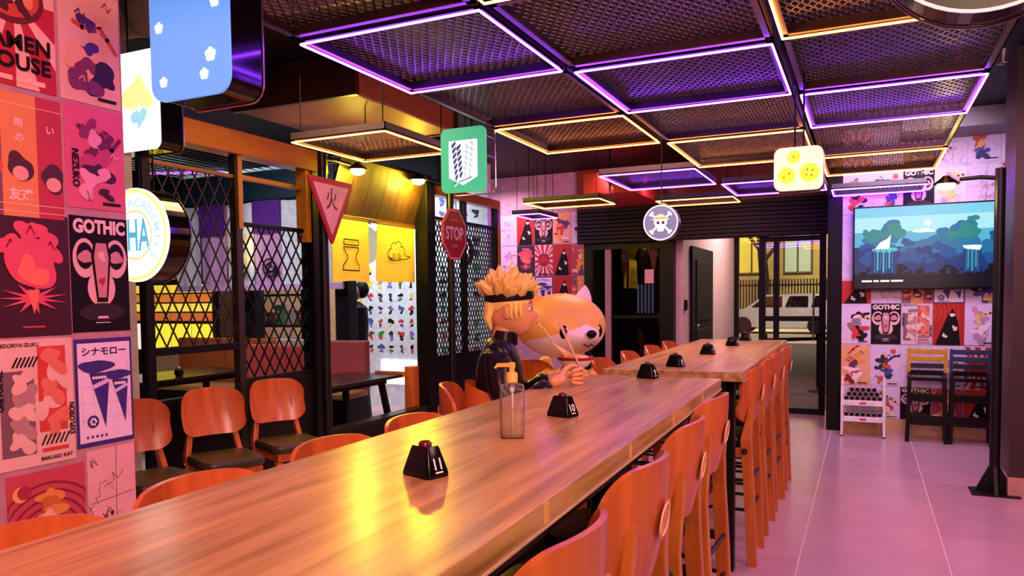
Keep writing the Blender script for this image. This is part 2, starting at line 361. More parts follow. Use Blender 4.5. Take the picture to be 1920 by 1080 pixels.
for i in range(9):
    for z0 in (2.6, 6.6):
        f = B().bx((-9.7 + 2.4 * i, -0.15, z0), (-8.2 + 2.4 * i, 0, z0 + 2.8)).build('window', M('#4a4330', .6), bd)
        B().bx((-9.6 + 2.4 * i, -0.17, z0 + .1), (-9.0 + 2.4 * i, -0.15, z0 + 2.7)).bx((-8.9 + 2.4 * i, -0.17, z0 + .1), (-8.3 + 2.4 * i, -0.15, z0 + 2.7)).build('pane', EM('#d8c84a' if (i + int(z0)) % 3 else '#9fb4a0', 0.55), f)
for k in range(4): B().bx((-12, -0.12, 5.7 + .22 * k), (14, 0, 5.8 + .22 * k)).build('cornice', M('#8f7f52', .8), bd)
fe = thing('railing_fence', 'dark spiked iron fence before the street building', 'fence', (-4, 40.6, 0))
B().bx((-10, 0, .3), (12, .08, .4)).bx((-10, 0, 1.9), (12, .08, 2.0)).build('rails', BLK, fe)
fb = B()
for k in range(150): fb.bx((-10 + .147 * k, 0.01, 0), (-9.93 + .147 * k, .07, 2.25))
tag(fb.build('bars', BLK, fe), kind='stuff')
for i, xx in enumerate((-8.6, -4.6)):
    t = thing('street_tree', ('left' if i == 0 else 'right') + ' dark bare trunked tree before the lit street building', 'tree', (xx, 38.9, 0))
    B().tube([(0, 0, 0), (.1, 0, 2.2), (-.1, 0, 4.5), (.2, 0, 8)], [.3, .24, .2, .1], 8).build('trunk', M('#1c1712', .9), t, True)
    bb = B()
    for k in range(7): bb.tube([(0, 0, 3 + .5 * k), (.9 * (-1) ** k, .1, 4.2 + .5 * k), (1.6 * (-1) ** k, .2, 6.5 + .4 * k)], [.1, .07, .03], 6)
    bb.build('branches', M('#1c1712', .9), t, True)
def car(loc, label, colr, rz=0.0):
    c = thing('car', label, 'car', loc, rz)
    secs = [(-2.1, .35, .62), (-2.05, .28, .85), (-1.2, .25, .95), (0, .25, .96), (1.2, .25, .95), (2.0, .28, .92), (2.1, .4, .7)]
    b = B(); b.grid([[(x, -.85, z0), (x, -.88, (z0 + z1) / 2), (x, -.82, z1), (x, .82, z1), (x, .88, (z0 + z1) / 2), (x, .85, z0)] for x, z0, z1 in secs], 0, True)
    b.add([(secs[0][0], -.85, .35), (secs[0][0], .85, .35), (secs[0][0], .82, .62), (secs[0][0], -.82, .62)], [(0, 1, 2, 3)]); b.add([(2.1, -.85, .4), (2.1, .85, .4), (2.1, .82, .7), (2.1, -.82, .7)], [(3, 2, 1, 0)])
    b.build('body', M(colr, .25, .2), c, True)
    r = B(); r.grid([[(x, -y, z) for x, y, z in ((-1.25, .8, .94), (-.55, .68, 1.45), (1.2, .68, 1.5), (1.95, .78, .94))], [(x, y, z) for x, y, z in ((-1.25, .8, .94), (-.55, .68, 1.45), (1.2, .68, 1.5), (1.95, .78, .94))]])
    for sy in (-1, 1): r.add([(-1.25, sy * .8, .94), (-.55, sy * .68, 1.45), (1.2, sy * .68, 1.5), (1.95, sy * .78, .94)], [(0, 1, 2, 3) if sy > 0 else (3, 2, 1, 0)])
    r.build('cabin', M(colr, .25, .2), c)
    for x0, x1 in ((-1.0, .1), (.2, 1.0), (1.1, 1.6)):
        B().add([(x0, -.81, 1.0), (x1, -.81, 1.0), (min(x1, 1.4), -.72, 1.4), (max(x0 + .15, -.5), -.72, 1.4)], [(0, 1, 2, 3)]).build('side_window', M('#10141a', .1), c)
    for x in (-1.3, 1.3):
        for y in (-.8, .8): B().tube([(x, y - .1, .32), (x, y + .1, .32)], .32, 18).build('wheel', M('#151515', .7), c, True)
    B().bx((-2.13, -.8, .62), (-2.06, -.5, .74)).build('headlight', EM('#fff2d8', 1.5), c)
    B().bx((2.06, -.8, .65), (2.13, -.55, .8)).build('tail_light', EM('#ff2a1a', 1.2), c); return c
car((-2.9, 30.5, 0), 'white car parked in the street beyond the glass door', '#dcdde0')
car((-6.9, 28.0, 0), 'dark car at the left of the street beyond the glass', '#3a1c1c', 0.1)

# ------------------------------------------------------------------ mesh screens of the partition
def diamonds(w, h, px, pz):
    segs = []
    for sg in (1, -1):
        n = int(w / px) + int(h / pz) + 3
        for i in range(-n, n + 1):
            x0 = i * px; pts = []
            # line x = x0 + sg*z*px/pz clipped to the rectangle
            za, zb = 0.0, h
            k = sg * px / pz
            for lim in (0.0, w):
                z = (lim - x0) / k
                if (k > 0) == (lim == 0.0): za = max(za, z)
                else: zb = min(zb, z)
            if zb - za > 1e-3: segs.append(((x0 + k * za, za), (x0 + k * zb, zb)))
    return segs
def wire(y0, y1, z0, z1, px, pz, r, mat, parent):
    b = B()
    for (a, c), (e, f) in diamonds(y1 - y0, z1 - z0, px, pz): b.bar((-4, y0 + a, z0 + c), (-4, y0 + e, z0 + f), r, r, 0, (1, 0, 0))
    o = b.build('wire_mesh', mat, parent); o.location = Vector((0, 0, 0)); return o
GOLD = WOOD('varnished_beam', '#9a5a22', '#b9722e', 0.35, 18, 1, 0.2)
def lpart(root, name, mat, a, b_, c=0.004):
    o = B().cbox(a, b_, c).build(name, mat, root); return o
ps = thing('mesh_screen', 'tall black two bay mesh screen under a varnished beam behind the dining chairs', 'partition screen', (0, 0, 0))
for y in (3.27, 4.02): lpart(ps, 'post', BLK if y < 4 else M('#2a201a', .4), (-4.03, y - .03, 0), (-3.97, y + .03, 2.5))
lpart(ps, 'post', BLK, (-4.06, 4.76, 0), (-3.94, 4.88, 2.5))
lpart(ps, 'beam', GOLD, (-4.07, 3.2, 2.46), (-3.93, 4.95, 2.62))
lpart(ps, 'jamb_trim', M('#c08a2a', .4), (-4.05, 4.70, 1.9), (-3.95, 4.758, 2.46))
lpart(ps, 'mullion', M('#a8752f', .4), (-3.965, 4.0, 1.95), (-3.95, 4.04, 2.46))
lpart(ps, 'rail', M('#a8752f', .4), (-4.02, 4.05, 2.30), (-3.98, 4.76, 2.335))
lpart(ps, 'rail', M('#8a5a28', .4), (-4.015, 3.3, 2.30), (-3.985, 3.99, 2.325))
lpart(ps, 'rail', BLK, (-4.03, 3.3, 1.11), (-3.97, 3.99, 1.16)); lpart(ps, 'rail', BLK, (-4.02, 4.05, 1.975), (-3.98, 4.76, 2.005))
lpart(ps, 'lower_panel', BLK, (-4.03, 3.3, 0), (-3.97, 3.99, 0.83)); lpart(ps, 'lower_panel', M('#171012', .5), (-4.03, 4.05, 0), (-3.97, 4.76, 0.9))
wire(3.3, 3.99, 1.16, 2.30, .105, .20, .008, M('#3a3733', .4, .5), ps); wire(4.05, 4.76, .9, 1.975, .105, .17, .009, BLKM, ps)
p2 = thing('mesh_screen', 'black fine mesh screen behind the octagonal stop sign', 'partition screen', (0, 0, 0))
lpart(p2, 'post', BLK, (-4.07, 6.46, 0), (-3.93, 6.62, 2.62))
for y in (7.33, 8.1): lpart(p2, 'post', BLK, (-4.03, y - .03, 0), (-3.97, y + .03, 2.55))
lpart(p2, 'beam', GOLD, (-4.05, 6.62, 2.5), (-3.95, 8.14, 2.6)); lpart(p2, 'jamb_trim', M('#b9722e', .4), (-4.04, 8.13, 0.8), (-3.96, 8.19, 2.6))
for y0, y1 in ((6.62, 7.30), (7.36, 8.07)):
    lpart(p2, 'lower_panel', BLK, (-4.03, y0, 0), (-3.97, y1, 0.82)); lpart(p2, 'rail', BLK, (-4.02, y0, .82), (-3.98, y1, .86)); lpart(p2, 'rail', BLK, (-4.02, y0, 2.26), (-3.98, y1, 2.29))
    wire(y0, y1, .86, 2.26, .062, .105, .009, BLKM, p2)
# ------------------------------------------------------------------ overhead LED mesh panels
XS = [-2.085, -1.235, -0.335, 0.53]; YS = [1.5, 2.42, 3.28, 4.18, 5.07, 6.18, 7.17, 8.1, 8.66]
PURP = EM('#8430ff', 44.0, '#ffffff'); ORNG = EM('#ff8a30', 20.0, '#ffffff')
WM = M('#76686a', 0.35, 0.55, 0.2); FRM = M('#4e4247', 0.45, 0.0); FRM2 = M('#6a5a58', 0.35, 0.4)
PC = {}
def ceiling_panel(x0, y0, x1, y1, led, label, mesh=True, zz=2.47):
    w, h = x1 - x0 - .03, y1 - y0 - .03; k = (round(w, 2), round(h, 2))
    t = thing('ceiling_light' if led else 'ceiling_grille', label, 'ceiling panel', ((x0 + x1) / 2, (y0 + y1) / 2, zz), 0)
    hw, hh = w / 2, h / 2; f = B()
    fz0, fz1 = .012, .06
    for s in (-1, 1):
        f.bx((-hw, s * hh, fz0), (hw, s * (hh - .03), fz0 + .006)); f.bx((s * hw, -hh, fz0), (s * (hw - .03), hh, fz0 + .006))
        f.bx((-hw, s * hh, fz0), (hw, s * (hh - .006), fz1)); f.bx((s * hw, -hh, fz0), (s * (hw - .006), hh, fz1))
    f.build('frame', FRM if led else FRM2, t)
    if mesh:
        m = B()
        for (a, b), (c, e) in diamonds(w - .02, h - .02, .040, .066): m.bar((-hw + .01 + a, -hh + .01 + b, .058), (-hw + .01 + c, -hh + .01 + e, .058), .0062, .0045)
        m.build('wire_mesh', WM, t)
    if led:
        a, b = hw - .008, hh - .008
        for p, q in (((-a, -b), (a, -b)), ((a, -b), (a, b)), ((a, b), (-a, b)), ((-a, b), (-a, -b))):
            B().tube([(p[0], p[1], .002), (q[0], q[1], .002)], .0048, 6).build('led_strip', PURP if led == 'p' else ORNG, t)
    for sx in (-1, 1):
        for sy in (-1, 1): B().tube([(sx * (hw - .05), sy * (hh - .05), .05), (sx * (hw - .05), sy * (hh - .05), 3.15 - zz)], .004, 5).build('hanger_rod', BLK, t)
    return t
rown = ['nearest', 'second', 'third', 'fourth', 'fifth', 'sixth', 'seventh', 'farthest']; coln = ['left', 'middle', 'right']
LED = {(0, 1): 'p', (1, 2): 'p', (2, 3): 'p', (0, 3): 'o', (1, 4): 'o', (2, 5): 'o', (0, 5): 'p', (1, 6): 'p', (2, 7): 'p', (2, 1): 'o', (1, 0): 'o', (0, 7): 'o'}
for i in range(3):
    for j in range(8):
        led = LED.get((i, j))
        if not led and (i, j) in ((0, 4), (0, 6), (1, 5), (2, 6), (1, 7)): continue
        if (i, j) in ((2, 0),): continue
        nm = {'p': 'purple outlined mesh light panel', 'o': 'orange outlined mesh light panel', None: 'unlit bronze mesh panel'}[led]
        ceiling_panel(XS[i], YS[j], XS[i + 1], YS[j + 1], led, f'{nm} overhead, {coln[i]} column, {rown[j]} row from the viewer')
ceiling_panel(-3.41, 3.88, -2.64, 4.72, 'o', 'orange outlined mesh light panel overhead near the varnished beam', True)
ceiling_panel(-3.4, 7.55, -2.5, 8.15, 'o', 'orange outlined light panel overhead before the red poster wall', False)
ceiling_panel(-4.0, 8.55, -3.6, 9.2, 'p', 'small purple outlined light panel over the pink poster strip', False)
dk = thing('ventilation_duct', 'wide bronze lit air duct under the dark ceiling above the beam', 'duct', (-3.75, 5.0, 2.865))
B().cbox((-.55, -.65, 0), (.55, .75, .28), .02).build('trunk', M('#a8602e', .5, 0), dk)
B().bx((-.57, -.68, -.01), (.57, -.64, .29)).build('flange', M('#4a2a1c', .4, .3), dk)
B().bx((-.57, .72, -.01), (.57, .76, .29)).build('flange', M('#4a2a1c', .4, .3), dk)
dk2 = thing('ventilation_duct', 'long grey air duct crossing above the left purple light panel', 'duct', (-2.45, 2.9, 2.88))
B().tube([(-1.3, 0, .12), (1.2, .25, .12)], .12, 16).build('trunk', M('#85806e', .45, .2), dk2, True)
for k in range(5): B().tube([(-1.1 + .5 * k, .02 + .05 * k, .12), (-1.07 + .5 * k, .023 + .05 * k, .12)], .128, 16).build('seam_ring', M('#6a6658', .45, .2), dk2, True)
# ------------------------------------------------------------------ tables
def table(name, label, x0, y0, rz, w, length, seams, legs, tags):
    t = thing(name, label, 'table', (x0, y0, 0), rz)
    ys = [0] + seams + [length]
    for a, b in zip(ys[:-1], ys[1:]):
        B().cbox((-w / 2, a + .0008, 1.012), (w / 2, b - .0008, 1.06), 0.003).build('top_board', TABLEW, t)
    fr = B().bx((-w / 2 + .05, .06, .95), (w / 2 - .05, .10, 1.012)).bx((-w / 2 + .05, length - .10, .95), (w / 2 - .05, length - .06, 1.012))
    fr.bx((-w / 2 + .05, .06, .95), (-w / 2 + .09, length - .06, 1.012)).bx((w / 2 - .09, .06, .95), (w / 2 - .05, length - .06, 1.012))
    fr.build('frame', BLK, t)
    for y in legs:
        for s in (-1, 1): B().cbox((s * (w / 2 - .085) - .032, y - .032, 0), (s * (w / 2 - .085) + .032, y + .032, .95), .004).build('leg', BLK, t)
        B().bx((-w / 2 + .09, y - .02, .16), (w / 2 - .09, y + .02, .2)).build('stretcher', BLK, t)
    B().bx((w / 2 + .0, 0, 1.008), (w / 2 + .004, length, 1.013)).build('edge_strip', M('#c9b090', .3), t)
    for y in tags: B().cbox((w / 2, y - .011, 1.016), (w / 2 + .002, y + .011, 1.056), .0008).build('seat_tag', M('#e0b25a', .5), t)
    return t
T1 = table('long_table', 'near long oak topped bar table with a clear pump bottle on it', -0.845, -0.9, 0.0255, 0.70, 4.52, [2.9], [.25, 2.9, 4.35], [2.22, 2.85, 3.42, 4.0])
T2 = table('long_table', 'far long oak topped bar table by the entrance glass', -0.922, 3.93, 0.0185, 0.73, 2.98, [], [.12, 2.8], [.5, 1.2, 1.9, 2.5])
# ------------------------------------------------------------------ stools and chairs
VINYL = M('#191512', 0.32, 0, 0.1); VINYLG = M('#3a3418', 0.38, 0, 0.1)
def backrest(zb, zt, hw, tilt, x0):
    rows_f = []; rows_b = []; N = 22; Mz = 10; r = .085; b = B(); H = zt - zb
    def pt(u, v, off):
        y = u * hw; vv = zb + v * H
        # round the corners
        edge = min(1.0, (1 - abs(u)) * hw / r); k = r * (1 - math.sqrt(max(0, 1 - (1 - edge) ** 2))) if edge < 1 else 0
        z = zb + k + v * (H - 2 * k)
        z += 0.018 * (1 - u * u) * (v - .15)
        x = x0 - tilt * (z - zb) + .075 * (u * u) - .012 * math.sin(PI * v) + off
        return (x, y, z)
    us = [math.sin(PI / 2 * (-1 + 2 * i / N)) for i in range(N + 1)]
    F = [[pt(us[i], j / Mz, .007) for i in range(N + 1)] for j in range(Mz + 1)]
    K = [[pt(us[i], j / Mz, -.007) for i in range(N + 1)] for j in range(Mz + 1)]
    b.grid(F); b.grid([list(reversed(q)) for q in K])
    loopF = F[0] + [q[-1] for q in F[1:]] + list(reversed(F[-1]))[1:] + [q[0] for q in reversed(F)][1:]
    loopK = K[0] + [q[-1] for q in K[1:]] + list(reversed(K[-1]))[1:] + [q[0] for q in reversed(K)][1:]
    b.grid([loopK, loopF]); return b
def seating(name, label, cat, seat_z, high, vin, loc, rz, group):
    t = thing(name, label, cat, loc, rz, group)
    zb, zt = seat_z + .115, seat_z + .40 if not high else seat_z + .37
    if high: zb = seat_z + .085
    tilt = .14; bx0 = -.225
    s = B(); rows = []
    for z, k in ((seat_z - .045, .94), (seat_z - .03, 1.0), (seat_z - .005, 1.0), (seat_z + .012, .95), (seat_z + .018, .7), (seat_z + .02, 0.01)):
        rows.append([(.0 + x * k, y * k, z) for x, y in rrect(-.19, -.19, .21, .19, .07)])
    s.grid(rows, 0, True); s.build('seat', vin, t, True)
    B().cbox((-.175, -.165, seat_z - .10), (.19, .165, seat_z - .046), .006).build('seat_frame', STOOLW, t)
    backrest(zb, zt, .20, tilt, bx0).build('backrest', PLYW, t, True)
    for sy in (-1, 1):
        y = sy * .165; yt = sy * .13; b = B(); path = [(-.24, y, 0, .05), (-.222, y, seat_z * .6, .055), (-.205, y, seat_z, .058), (bx0 + .006, yt * 1.08, zb + .02, .036), (bx0 + .014 - tilt * (zt - zb - .12), yt, zt - .12, .022)]
        rows = []
        for (x, yy, z, w) in path:
            rows.append([(x - w / 2, yy - .017, z), (x + w / 2, yy - .017, z), (x + w / 2, yy + .017, z), (x - w / 2, yy + .017, z)])
        b.grid(rows, 0, True); b.add(rows[0], [(3, 2, 1, 0)]); b.add(rows[-1], [(0, 1, 2, 3)])
        b.build('leg', STOOLW, t, bevel=.004)
        B().grid([[(x - q, y2 - q, z), (x + q, y2 - q, z), (x + q, y2 + q, z), (x - q, y2 + q, z)] for x, y2, z, q in ((.20, sy * .17, 0, .015), (.175, sy * .155, seat_z - .1, .022))], 0, True).build('leg', STOOLW, t, bevel=.003)
        B().tube([(-.2, sy * .178, seat_z - .06), (-.2, sy * .19, seat_z - .06)], .017, 12).build('bolt_cap', STEEL, t, True)
    zs = (.30, .46) if high else (.2,)
    for z in zs:
        ring = B()
        ring.tube([(.195, -.165, z), (.195, .165, z)], .009, 8).tube([(-.23, -.165, z), (-.23, .165, z)], .009, 8)
        for sy in (-1, 1): ring.tube([(-.23, sy * .165, z), (.195, sy * .165, z)], .009, 8)
        ring.build('foot_ring', BLKM, t, True)
    bd = B(); xk = bx0 - .012 - tilt * (zt - zb) * .5 - .0085
    R = Matrix.Rotation(-PI / 2 + .14, 3, 'Y')
    c = (xk - .006, 0, (zb + zt) / 2 + .01); P = [(math.cos(2 * PI * k / 24) * .045, math.sin(2 * PI * k / 24) * .05) for k in range(24)]
    bd.add([(c[0] - tilt * q[1], c[1] + q[0], c[2] + q[1]) for q in P] , [tuple(range(24))])
    bd.tube([(c[0] - .001 - tilt * q[1] * .8, c[1] + q[0] * .8, c[2] + q[1] * .8) for q in P], .0022, 5, 1, closed=True)
    bd.build('badge', [M('#e08a62', .4), M('#f2c8a8', .4)], t)
    return t
proto = seating('bar_stool', '', 'bar stool', .68, True, VINYL, (0, 0, 0), 0, None)
SN = {'R1': 'bar stool on the aisle side of the near table', 'L1': 'bar stool on the mesh screen side of the near table', 'R2': 'bar stool on the aisle side of the far table', 'L2': 'bar stool on the mesh screen side of the far table'}
ORD = ['nearest', 'second nearest', 'third nearest', 'fourth nearest', 'fifth nearest']
used = False
def place(src, loc, rz, label, group):
    global used
    o = copy_tree(src); o.location = loc; o.rotation_euler[2] = rz; o['label'] = label; o['group'] = group; return o
rr = random.Random(7)
for key, xs, ys, rz in (('R1', lambda y: -.62 - .045 * y, (1.20, 1.78, 2.38, 3.02), PI), ('R2', lambda y: -.775, (4.32, 4.90, 5.48, 6.06), PI),
                        ('L1', lambda y: -1.06 - .03 * y, (.78, 1.19, 1.66, 2.10), 0), ('L2', lambda y: -1.24 - .01 * y, (4.55, 5.2, 5.85, 6.45), 0)):
    for n, y in enumerate(ys):
        place(proto, (xs(y), y, 0), rz + rr.uniform(-.05, .05), f'{ORD[n]} orange wooden {SN[key]}', 'orange bar stools at the ' + ('near' if '1' in key else 'far') + ' table')
def kill(o):
    for c in list(o.children): kill(c)
    bpy.data.objects.remove(o)
kill(proto)
ch = seating('dining_chair', '', 'chair', .475, False, VINYLG, (0, 0, 0), 0, None)
for n, (x, y, rz, lab) in enumerate(((-3.57, 2.92, -.22, 'low orange dining chair partly hidden by the poster pillar'), (-3.62, 3.49, -.42, 'low orange dining chair in the middle of the row by the mesh screen'),
                            (-3.61, 4.06, -.42, 'low orange dining chair farthest along the mesh screen by the black post'))):
    place(ch, (x, y, 0), rz, lab, 'dining chairs along the mesh screen')
place(ch, (-3.25, 6.95, 0), -.3, 'low orange chair behind the noodle eating figure by the fine mesh screen', 'dining chairs along the mesh screen')
kill(ch)
# ------------------------------------------------------------------ things on the tables
def number_block(x, y, num, label, rz=0.45):
    t = thing('call_block', label, 'table number block', (x, y, 1.06), rz, 'number blocks on the tables')
    b = B(); lo = [(-.06, -.036), (.06, -.036), (.06, .036), (-.06, .036)]
    rows = []
    for z, kx, ky in ((0, .97, .97), (.004, 1, 1), (.012, .99, .99), (.078, .62, .60), (.084, .56, .52)):
        rows.append([(px * kx, py * ky, z) for px, py in rrect(-.06, -.04, .06, .04, .012, 3)])
    b.grid(rows, 0, True); b.add(rows[-1], [tuple(range(len(rows[-1])))]); b.add(rows[0], [tuple(range(len(rows[0]) - 1, -1, -1))])
    b.build('body', M('#08080a', .2, 0, .05), t, True)
    B().lathe([(.019, .083), (.019, .09), (.012, .097), (0, .098)], n=16).build('button', M('#5a1216', .3), t, True)
    s = B().text(num, 0, .038, .030, 1, 0, bold=.02).rect(-.014, .014, .014, .018, 1, 0)
    sl = math.atan2(.04 - .04 * .60, .066)
    # the face that looks along +x carries the number
    b2 = t.children; ang = math.atan2(.06 * .37, .066)
    vs = [(x * math.cos(0), y, z) for x, y, z in s.v]
    s.v = [(.0644 - z * .336, x, z) for x, y, z in s.v]
    s.build('number', M('#f2f0ee', .5), t)
    t.scale = (.78, .78, .80); return t
for x, y, n, l in ((-.878, 1.42, '11', 'black call block numbered 11, nearest on the near table'), (-.898, 2.31, '10', 'black call block numbered 10 beyond the pump bottle'), (-.94, 3.54, '9', 'black call block at the far end of the near table'),
                   (-.948, 4.16, '8', 'black call block nearest on the far table'), (-.947, 5.1, '7', 'black call block second along the far table'), (-.93, 6.02, '6', 'black call block third along the far table'), (-.935, 6.75, '5', 'black call block at the entrance end of the far table')):
    number_block(x, y, n, l, -.30)
pb = thing('pump_bottle', 'clear square sanitizer pump bottle with cream yellow pump on near table', 'bottle', (-.889, 1.9, 1.06), .35)
PG = GLASS('bottle_plastic', '#ffffff', 0.33, .04, .05)
rows = [[(x, y, z) for x, y in rrect(-.034 * k, -.024 * k, .034 * k, .024 * k, .012 * k, 4)] for z, k in ((0, .92), (.004, 1), (.135, 1), (.148, .9), (.152, .45), (.16, .42))]
B().grid(rows, 0, True).add(rows[0], [tuple(range(len(rows[0]) - 1, -1, -1))]).build('bottle', PG, pb, True)
rows = [[(x, y, z) for x, y in rrect(-.032, -.022, .032, .022, .011, 4)] for z in (.004, .085)]
LQ = GLASS('sanitizer_gel', '#fff0d8', 0.12, .08, .20)
B().grid(rows, 0, True).add(rows[0], [tuple(range(len(rows[0]) - 1, -1, -1))]).add(rows[1], [tuple(range(len(rows[1])))]).build('gel', LQ, pb, True)
PY = M('#e8c25a', .4)
B().lathe([(.016, .155), (.016, .180), (.013, .183), (.008, .184), (.008, .200), (.0, .200)], n=18).build('collar', PY, pb, True)
B().bar((.008, 0, .204), (-.042, 0, .203), .014, .010).bar((-.04, 0, .203), (-.047, 0, .195), .009, .007).lathe([(.010, .196), (.010, .21), (0, .212)], n=14).build('pump_head', PY, pb, True)
B().tube([(0, 0, .155), (.002, 0, .01)], .003, 8).lathe([(.007, .13), (.007, .155)], n=10).build('dip_tube', M('#efe6e2', .4), pb, True)
# ------------------------------------------------------------------ hanging light boxes
RIM = EM('#f4e8ee', .9); GLOSS = M('#060507', 0.06, 0, .05, 14, 0, .6)
def box_sign(name, label, loc, poly, depth, facec, art, artm, rods, open_box=False, strength=1.5, rz=0.0, rod_top=3.15):
    t = thing(name, label, 'sign', loc, rz)
    B().prism(poly, -.012, 0.0).build('face', EM(facec, strength), t)
    n = len(poly)
    if not open_box:
        B().prism([(x * .985, z * .985) for x, z in poly], 0.0, depth).build('case', GLOSS, t)
    else:
        fr = B()
        for sx in (-.8, .8):
            for sz in (-.7, .1, .7):
                px = max(p[0] for p in poly) * sx * 1.18; pz = max(p[1] for p in poly) * sz; fr.tube([(px, 0, pz), (px, depth, pz)], .004, 6)
        fr.build('spacer_rods', STEEL, t)
        B().prism([(x * .94, z * .94) for x, z in poly], 0.0, depth * .12).build('back_plate', BLK, t)
    B().tube([(x, depth, z) for x, z in poly], .0035, 6, closed=True).build('rear_rim', M('#b9b2b8', .2, .9), t, True)
    a = art; a.v = [(x, y - .0125, z) for x, y, z in a.v]
    if a.v: a.build('print', artm, t)
    top = max(p[1] for p in poly)
    for x in rods: B().tube([(x, depth * .5, top * .98), (x, depth * .5, rod_top - loc[2])], .005, 6).build('hanger_rod', BLK, t)
    return t
# blue tall sign
a = B()
for x, z, r in ((.105, -.14, .022), (.075, -.20, .018), (-.115, -.205, .017), (.13, .03, .02), (-.13, -.02, .018), (-.1, .17, .02), (.09, .2, .018)):
    for k in range(5): a.disc(x + r * .62 * math.cos(2 * PI * k / 5 + .3), z + r * .62 * math.sin(2 * PI * k / 5 + .3), r * .5, layer=1 + .1 * k, n=12)
box_sign('light_box_sign', 'tall blue light box sign with white blossoms hanging top left', (-2.075, 1.9, 2.405), rrect(-.175, -.27, .185, .29, .06), .145, '#5a9aec', a, [EM('#f2f6ff', 1.0)], (-.1, .1), strength=.8)
# yellow sign partly behind pillar
a = B().blob(.05, .03, .075, 3, 1, 0, .35, .9, 1.3).blob(.06, -.08, .04, 8, 1, 1, .4, .9, 1.3)
box_sign('light_box_sign', 'pale yellow rectangular light box sign half behind the poster pillar', (-3.235, 2.6, 2.415), rrect(-.19, -.235, .19, .235, .04), .13, '#fcf6d0', a, [EM('#f4ec98', .9), EM('#9fdcec', .85)], (-.1, .1), strength=1.5)
# round academy sign
a = B().ring(0, 0, .112, .122, 1, 1).text('UHA', -.012, 0, .16, 1, 0, bold=.02, sx=.52)
w_ = 'ACADEMIES'
for k, c_ in enumerate(w_):
    an = PI / 2 + .15 - k * .30; a.text(c_, .158 * math.cos(an), .158 * math.sin(an), .04, 1, 2, rot=an - PI / 2, bold=.01)
a.ring(0, 0, .205, .222, 1, 3)
box_sign('round_sign', 'round white lit drum sign lettered in pale blue beside poster pillar', (-3.235, 2.6, 1.775), circ(0, 0, .228, 48), .125, '#eef8f2', a, [EM('#5cb4d8', .8), EM('#f0d08a', .9), EM('#9ad4e4', .85), EM('#e8ec80', 1.0)], (-.05, .05), strength=1.5, rod_top=2.18)
# green wings sign
a = B().flat([(-.098, .118), (.098, .118), (.098, -.105), (0, -.152), (-.098, -.105)], 1, 0)
for k in range(7):
    for c2 in range(2):
        z = .095 - k * .033 - c2 * .018; x = -.080 + c2 * .034 + .004 * k; w2 = .034 - .0018 * k
        if z < -.105: continue
        a.flat([(x, z), (x + w2 * .92, z + .024), (x + w2 * .92, z + .004), (x + .006, z - .026)], 2, 1)
        a.flat([(-x - .004, z), (-x - w2 * .9, z + .022), (-x - w2 * .9, z + .006), (-x - .010, z - .022)], 2, 2)
a.stroke([(0, .118), (0, -.14)], .003, 2, 2).stroke([(-.06, -.14), (.06, -.108)], .006, 3, 1).stroke([(-.055, -.155), (-.03, -.125)], .006, 3, 0)
box_sign('light_box_sign', 'green light box sign with a white shield of two wings', (-2.225, 4.1, 2.29), rrect(-.155, -.195, .155, .195, .04), .12, '#3fa878', a, [EM('#f0f8f6', .85), EM('#3a4a78', .5), EM('#a8c8c4', .7)], (-.02, .02), True, strength=.85)
# yellow star spheres sign
a = B()
for x, z, r, sn in ((-.02, .055, .030, 1), (-.052, -.03, .038, 2), (.05, -.022, .044, 4)):
    a.disc(x, z, r, layer=1, mi=0)
    for k in range(sn):
        an = 2 * PI * k / sn + .6; q = r * .38 if sn > 1 else 0
        a.flat([(x + q * math.cos(an) + (.007 if m % 2 == 0 else .003) * math.cos(PI / 2 + m * PI / 5), z + q * math.sin(an) + (.007 if m % 2 == 0 else .003) * math.sin(PI / 2 + m * PI / 5)) for m in range(10)], 2, 1)
a.v = [(x * 1.02, y, z * 1.02) for x, y, z in a.v]
box_sign('light_box_sign', 'small cream light box sign with three yellow star balls', (-.302, 3.95, 2.06), rrect(-.112, -.104, .112, .104, .036), .08, '#f8e8bc', a, [EM('#e8e03c', .95), EM('#8a6a20', .3)], (-.02, .02), strength=.78)
# skull sign
a = B().ring(0, 0, .131, .139, 1, 0)
for sg in (1, -1):
    p, q = Vector((-.074 * sg, .070)), Vector((.074 * sg, -.074)); a.stroke([tuple(p), tuple(q)], .014, 1 + .2 * (sg > 0), 0)
    n2 = (q - p).normalized(); m2 = Vector((-n2.y, n2.x))
    for e in (p, q):
        for s2 in (-1, 1): a.disc(e.x + m2.x * .010 * s2, e.y + m2.y * .010 * s2, .010, layer=1.5, n=14)
a.disc(0, .005, .052, .05, 2, 0).flat(rrect(-.026, -.07, .026, -.02, .014), 2, 0)
a.disc(-.02, 0, .013, layer=3, mi=1).disc(.021, 0, .013, layer=3, mi=1).flat([(-.006, -.022), (.006, -.022), (0, -.012)], 3, 1)
a.flat([(.045 * math.cos(PI * k / 12), .028 + .038 * math.sin(PI * k / 12)) for k in range(13)], 3, 2).stroke([(-.066, .026), (.066, .026)], .008, 3.5, 2).stroke([(-.045, .036), (.045, .036)], .006, 4, 3)
box_sign('round_sign', 'round grey blue sign with skull and crossed bones before the entrance', (-1.483, 6.0, 2.034), circ(0, 0, .142, 40), .05, '#6f7fa2', a, [EM('#f2f6fa', 1.0), M('#3a4260', .5), EM('#e8d494', .9), M('#b03a2a', .5)], (0,), strength=.4)
